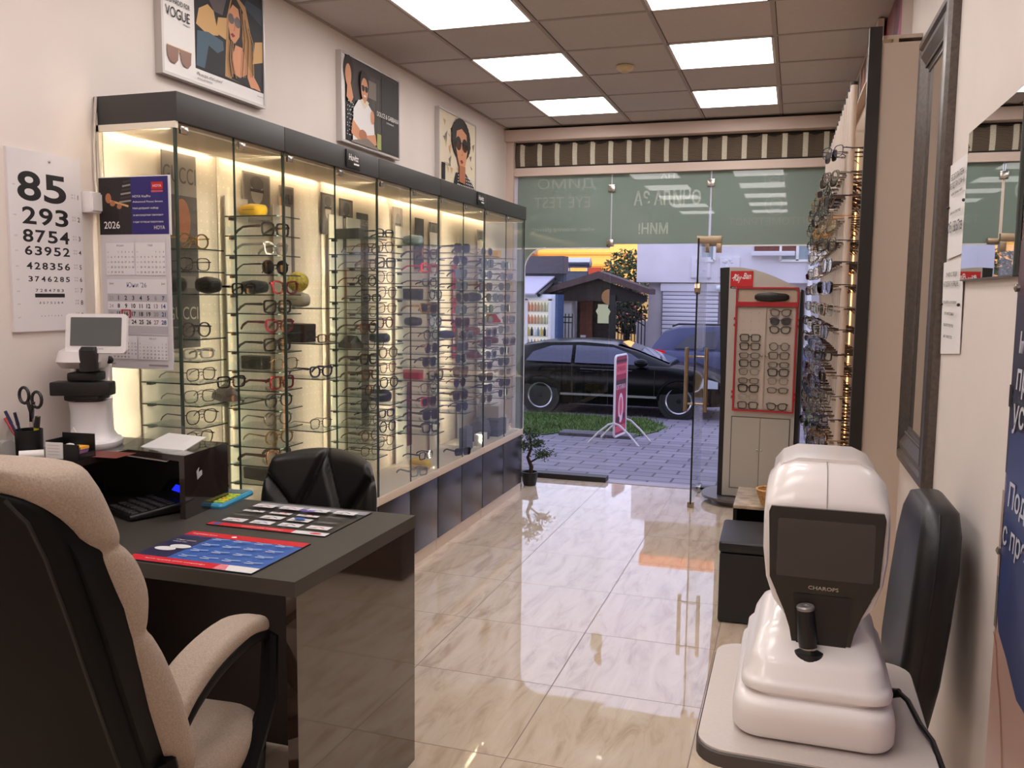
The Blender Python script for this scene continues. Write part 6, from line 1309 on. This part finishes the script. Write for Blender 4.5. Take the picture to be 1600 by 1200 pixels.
# ---- instrument table, eye testing instrument
TBL = M((196, 186, 180), .45, name='table_laminate', noise=.03, nscale=120)
tb_ = thing('instrument_table', 'pale grey instrument table with rounded corners in the right foreground', 'table', (.068, 1.86, 0))
obj('table_top', MB().loft([[(x, y, z) for x, y in rrect(.425, .53, .06, 6)] for z in (.772, .80)], TBL), tb_, smooth=.5)
obj('edge_band', MB().loft([[(x, y, z) for x, y in rrect(w_, w_ + .105, .062, 6)] for w_, z in ((.42, .764), (.432, .768), (.432, .793), (.425, .7965))], M((74, 68, 66), .5, name='dark_edge_band')), tb_, smooth=.5)
obj('column', MB().loft([rr3(.10, .14, .03, .04), rr3(.10, .14, .03, .765)], WHITE), tb_); obj('foot', MB().loft([rr3(.40, .50, .08, .0), rr3(.40, .50, .08, .03), rr3(.30, .40, .06, .05)], TBL), tb_)
ar = thing('eye_test_instrument', 'white eye testing instrument with black screen panel and joystick on the table', 'eye test instrument', (.075, 1.875, .80))
IW = M((232, 226, 224), .32, name='instrument_white', coat=.35)
def rs(w_, d_, r_, z, cy=0): return [(x, y, z) for x, y in rrect(w_, d_, r_, 7, 0, cy)]
obj('foot_pad', MB().loft([rs(.26, .40, .05, 0), rs(.26, .40, .05, .008)], BLACK), ar)
obj('base', MB().loft([[(x - .012, y, z) for x, y, z in s_] for s_ in (rs(.285, .43, .05, .006), rs(.295, .44, .055, .014), rs(.297, .442, .055, .048), rs(.290, .435, .055, .066), rs(.272, .415, .05, .076), rs(.235, .38, .05, .078), rs(.235, .38, .05, .088))], IW), ar, smooth=.9)
obj('carriage', MB().loft([[(x - .008, y, z) for x, y, z in s_] for s_ in (rs(.245, .375, .045, .083, .01), rs(.276, .41, .05, .087, .008), rs(.278, .412, .05, .098, .008), rs(.268, .40, .05, .106, .008), rs(.256, .388, .05, .112, .01), rs(.246, .375, .045, .136, .012), rs(.236, .36, .045, .146, .018), rs(.215, .30, .05, .166, .045), rs(.17, .24, .05, .176, .05))], IW), ar, smooth=.9)
# head: front outline lofted backwards
def head_outline(k, dz=0, f=1): 
    L2 = [(.056, .14), (.058, .185), (.070, .215), (.094, .245), (.108, .285), (.115, .34), (.116, .40), (.114, .44), (.110, .468), (.092, .490), (.06, .503)]
    L2 = [(x, z if z < .43 else .43 + (z - .43) * f) for x, z in L2]
    return [(x * k, z + dz) for x, z in L2] + [(-x * k, z + dz) for x, z in L2[::-1]]
hs = [(-.105, .965, -.004, .08), (-.099, 1.0, 0, .22), (-.075, 1.01, 0, .62), (-.045, 1.015, 0, .92), (-.01, 1.02, .002, 1), (.06, 1.0, 0, 1), (.12, .94, -.008, 1), (.15, .82, -.02, 1)]
obj('head', MB().loft([[(x, y, z if True else 0) for x, z in head_outline(k, dz, f)] for y, k, dz, f in hs], IW), ar, smooth=.9)
hb_ = MB().loft([[(x * .93, y + .012, z * .995 + .012) for x, z in head_outline(k, dz)] for y, k, dz in ((-.02, .99, 0), (.16, 1.0, 0), (.19, .9, -.01))], IW); obj('rear_hood', hb_, ar, smooth=.9)
bz = [(-.062, .235), (-.088, .262), (-.101, .29), (-.107, .42), (-.103, .432), (.103, .432), (.107, .42), (.101, .29), (.088, .262), (.062, .235)]
Xb = basis((0, -.106, 0), (1, 0, 0), (0, 0, 1)); PBK = M((16, 14, 14), .22, name='piano_black', coat=.6)
bzo = obj('screen_bezel', MB().prism(bz, .008, PBK, Xb), ar, smooth=.4)
obj('screen', MB().prism(rrect(.178, .116, .004, 3, 0, .352), .0012, M((58, 54, 52), .16, name='dark_screen', coat=.5), Xb, .008), bzo, smooth=0)
P = Print((0, -.1148, 0), (1, 0, 0), (0, 0, 1)); P.text('CHAROPS', 0, .272, .0075, M((176, 164, 150), .4, name='silver_print'), 'C', .056, .01); obj('lettering', P.b, bzo, smooth=0)
lo = MB().prism([(-.088, .26), (.088, .26), (.072, .225), (.06, .19), (.052, .15), (-.052, .15), (-.06, .19), (-.072, .225)], .007, PBK, Xb); lo.prism([(-.055, .262), (.055, .262), (.045, .152), (-.045, .152)], .010, M((26, 24, 24), .35, name='soft_black'), Xb); obj('chin_panel', lo, ar, smooth=0)
obj('centre_seam', MB().tube([(0, -.1055, .433), (0, -.100, .447), (0, -.076, .4765), (0, -.046, .499), (0, -.01, .5065), (0, .04, .5045)], .0008, M((120, 112, 110), .6), 4), ar)
Xj = Matrix.Translation((-.022, -.135, .146)) @ Matrix.Rotation(-.10, 4, 'Y')
js = obj('joystick', MB().lathe([(.016, .018), (.019, .03), (.0165, .085), (.0165, .092)], BLACK, 20, X=Xj), ar)
obj('joystick_button', MB().lathe([(.0165, .092), (.0172, .097), (.015, .1), (.006, .1), (.005, .098), (.001, .098)], M((150, 146, 144), .35, .5, name='grey_button'), 20, X=Xj), js)
obj('joystick_collar', MB().lathe([(.012, .0), (.016, .006), (.017, .018), (.012, .02)], CHROME, 20, X=Xj), js); obj('joystick_boot', MB().lathe([(.030, -.004), (.027, .008), (.012, .012)], BLACK, 24, X=Matrix.Translation((-.022, -.135, .1465))), js)
cbm = MB().tube([(.218, 1.90, .822), (.235, 1.885, .835), (.25, 1.86, .83), (.266, 1.80, .80 + .012), (.280, 1.74, .80 + .010), (.290, 1.68, .79), (.297, 1.63, .70), (.300, 1.60, .50), (.30, 1.60, .2), (.30, 1.62, .006)], .0055, BLACK, 8)
cb_ = solo('power_cable', 'black power cable curving from the white instrument over the table edge', 'cable', cbm)
obj('plug', MB().tube([(.212, 1.905, .82), (.236, 1.884, .834)], [.012, .009], BLACK, 10), cb_)
# ---- black leather chair between table and wall
lc = rwroot('leather_chair', 'black leather chair behind the instrument table, its back to the wall', 'chair', .12, 2.58, 0)
def cs_(x, w_, h_, r_, zc): return [(x, y, z) for y, z in rrect(w_, h_, r_, 6, 0, zc)]
obj('seat', MB().loft([[(x, y, z) for x, y in rrect(w_, d_, .16, 7, -.06, .0)] for z, w_, d_ in ((.44, .46, .46), (.455, .53, .52), (.50, .55, .54), (.53, .52, .51), (.54, .40, .40))], LEATHER), lc, smooth=1)
bkz = [(.50, .30, .06), (.53, .42, .085), (.65, .46, .10), (.80, .46, .105), (.95, .45, .105), (1.04, .40, .10), (1.09, .32, .085), (1.105, .20, .05)]
obj('backrest', MB().loft([[(x + .185 + .09 * (z - .5), y, z) for x, y in rrect(d_, w_, d_ * .45, 6)] for z, w_, d_ in bkz], LEATHER), lc, smooth=1)
obj('back_seam', MB().tube([(.185 + .09 * (z - .5) - .01, -w_ / 2 - .003, z) for z, w_, d_ in bkz[1:-1]], .003, M((12, 12, 12), .5), 5), lc)
obj('column', MB().tube([(-.06, 0, .08), (-.06, 0, .45)], .03, CHROME, 12), lc); obj('foot', MB().lathe([(.20, 0), (.20, .012), (.05, .03), (.03, .08)], CHROME, 28, (-.06, 0, 0)), lc)
# ---- black storage stool and small table with basket
ot = thing('storage_stool', 'black leather storage stool on the tiles left of the white instrument', 'stool', (-.075, 4.63, 0), .02)
obj('box', MB().bb(-.24, .24, -.23, .23, .005, .36, LEATHER, .012), ot); obj('lid', MB().bb(-.245, .245, -.235, .235, .362, .42, LEATHER, .02, 3), ot); obj('buckle', MB().bb(.09, .15, -.246, -.236, .28, .345, CHROME, .003).bb(.095, .145, -.242, -.235, .24, .28, LEATHER), ot, smooth=0)
sdt = thing('side_table', 'small black shelf table with patterned top behind the black stool', 'side table', (-.045, 5.22, 0))
TP = M((168, 150, 128), .35, name='printed_table_top', noise=.45, nscale=16)
obj('table_top', MB().bb(-.24, .24, -.25, .25, .455, .475, TP, .004), sdt); 
for x in (-.23, .23): obj('side_panel', MB().bb(x - .01, x + .01, -.24, .24, 0, .455, BLACK), sdt, smooth=0)
obj('rear_panel', MB().bb(-.22, .22, .22, .235, .03, .455, BLACK), sdt, smooth=0); obj('shelf', MB().bb(-.22, .22, -.23, .22, .15, .165, BLACK), sdt, smooth=0)
bk_ = thing('wicker_basket', 'small round wicker basket on the patterned side table', 'basket', (-.085, 5.04, .475)); WK = M((206, 158, 100), .7, name='wicker', noise=.25, nscale=80)
b_ = MB()
for k in range(7): r_ = .05 + .004 * k; b_.tube([(r_ * math.cos(a) * (1 + .02 * (-1) ** i), r_ * math.sin(a) * (1 + .02 * (-1) ** i), .006 + .0115 * k) for i, a in enumerate([2 * PI * q / 24 for q in range(24)])], .006, WK, 6, True)
b_.lathe([(.05, 0), (.05, .004), (.001, .004)], WK, 16); obj('bowl', b_, bk_); obj('rim', MB().tube([(.078 * math.cos(a), .078 * math.sin(a), .088) for a in [2 * PI * q / 24 for q in range(24)]], .007, WK, 6, True), bk_)
sw = random.Random(4)
for k, (nm_, cc) in enumerate((('brown', (84, 44, 30)), ('red', (170, 40, 36)), ('gold', (200, 160, 70)))): solo('wrapped_sweet', '%s wrapped sweet lying in the wicker basket' % nm_, 'sweet', MB().sphere((0, 0, 0), .018, M(cc, .4), 10, 8, (1.2, 1, .8)), (-.085 + .026 * (k - 1), 5.04 + .01 * (k % 2), .475 + .019), group=None)
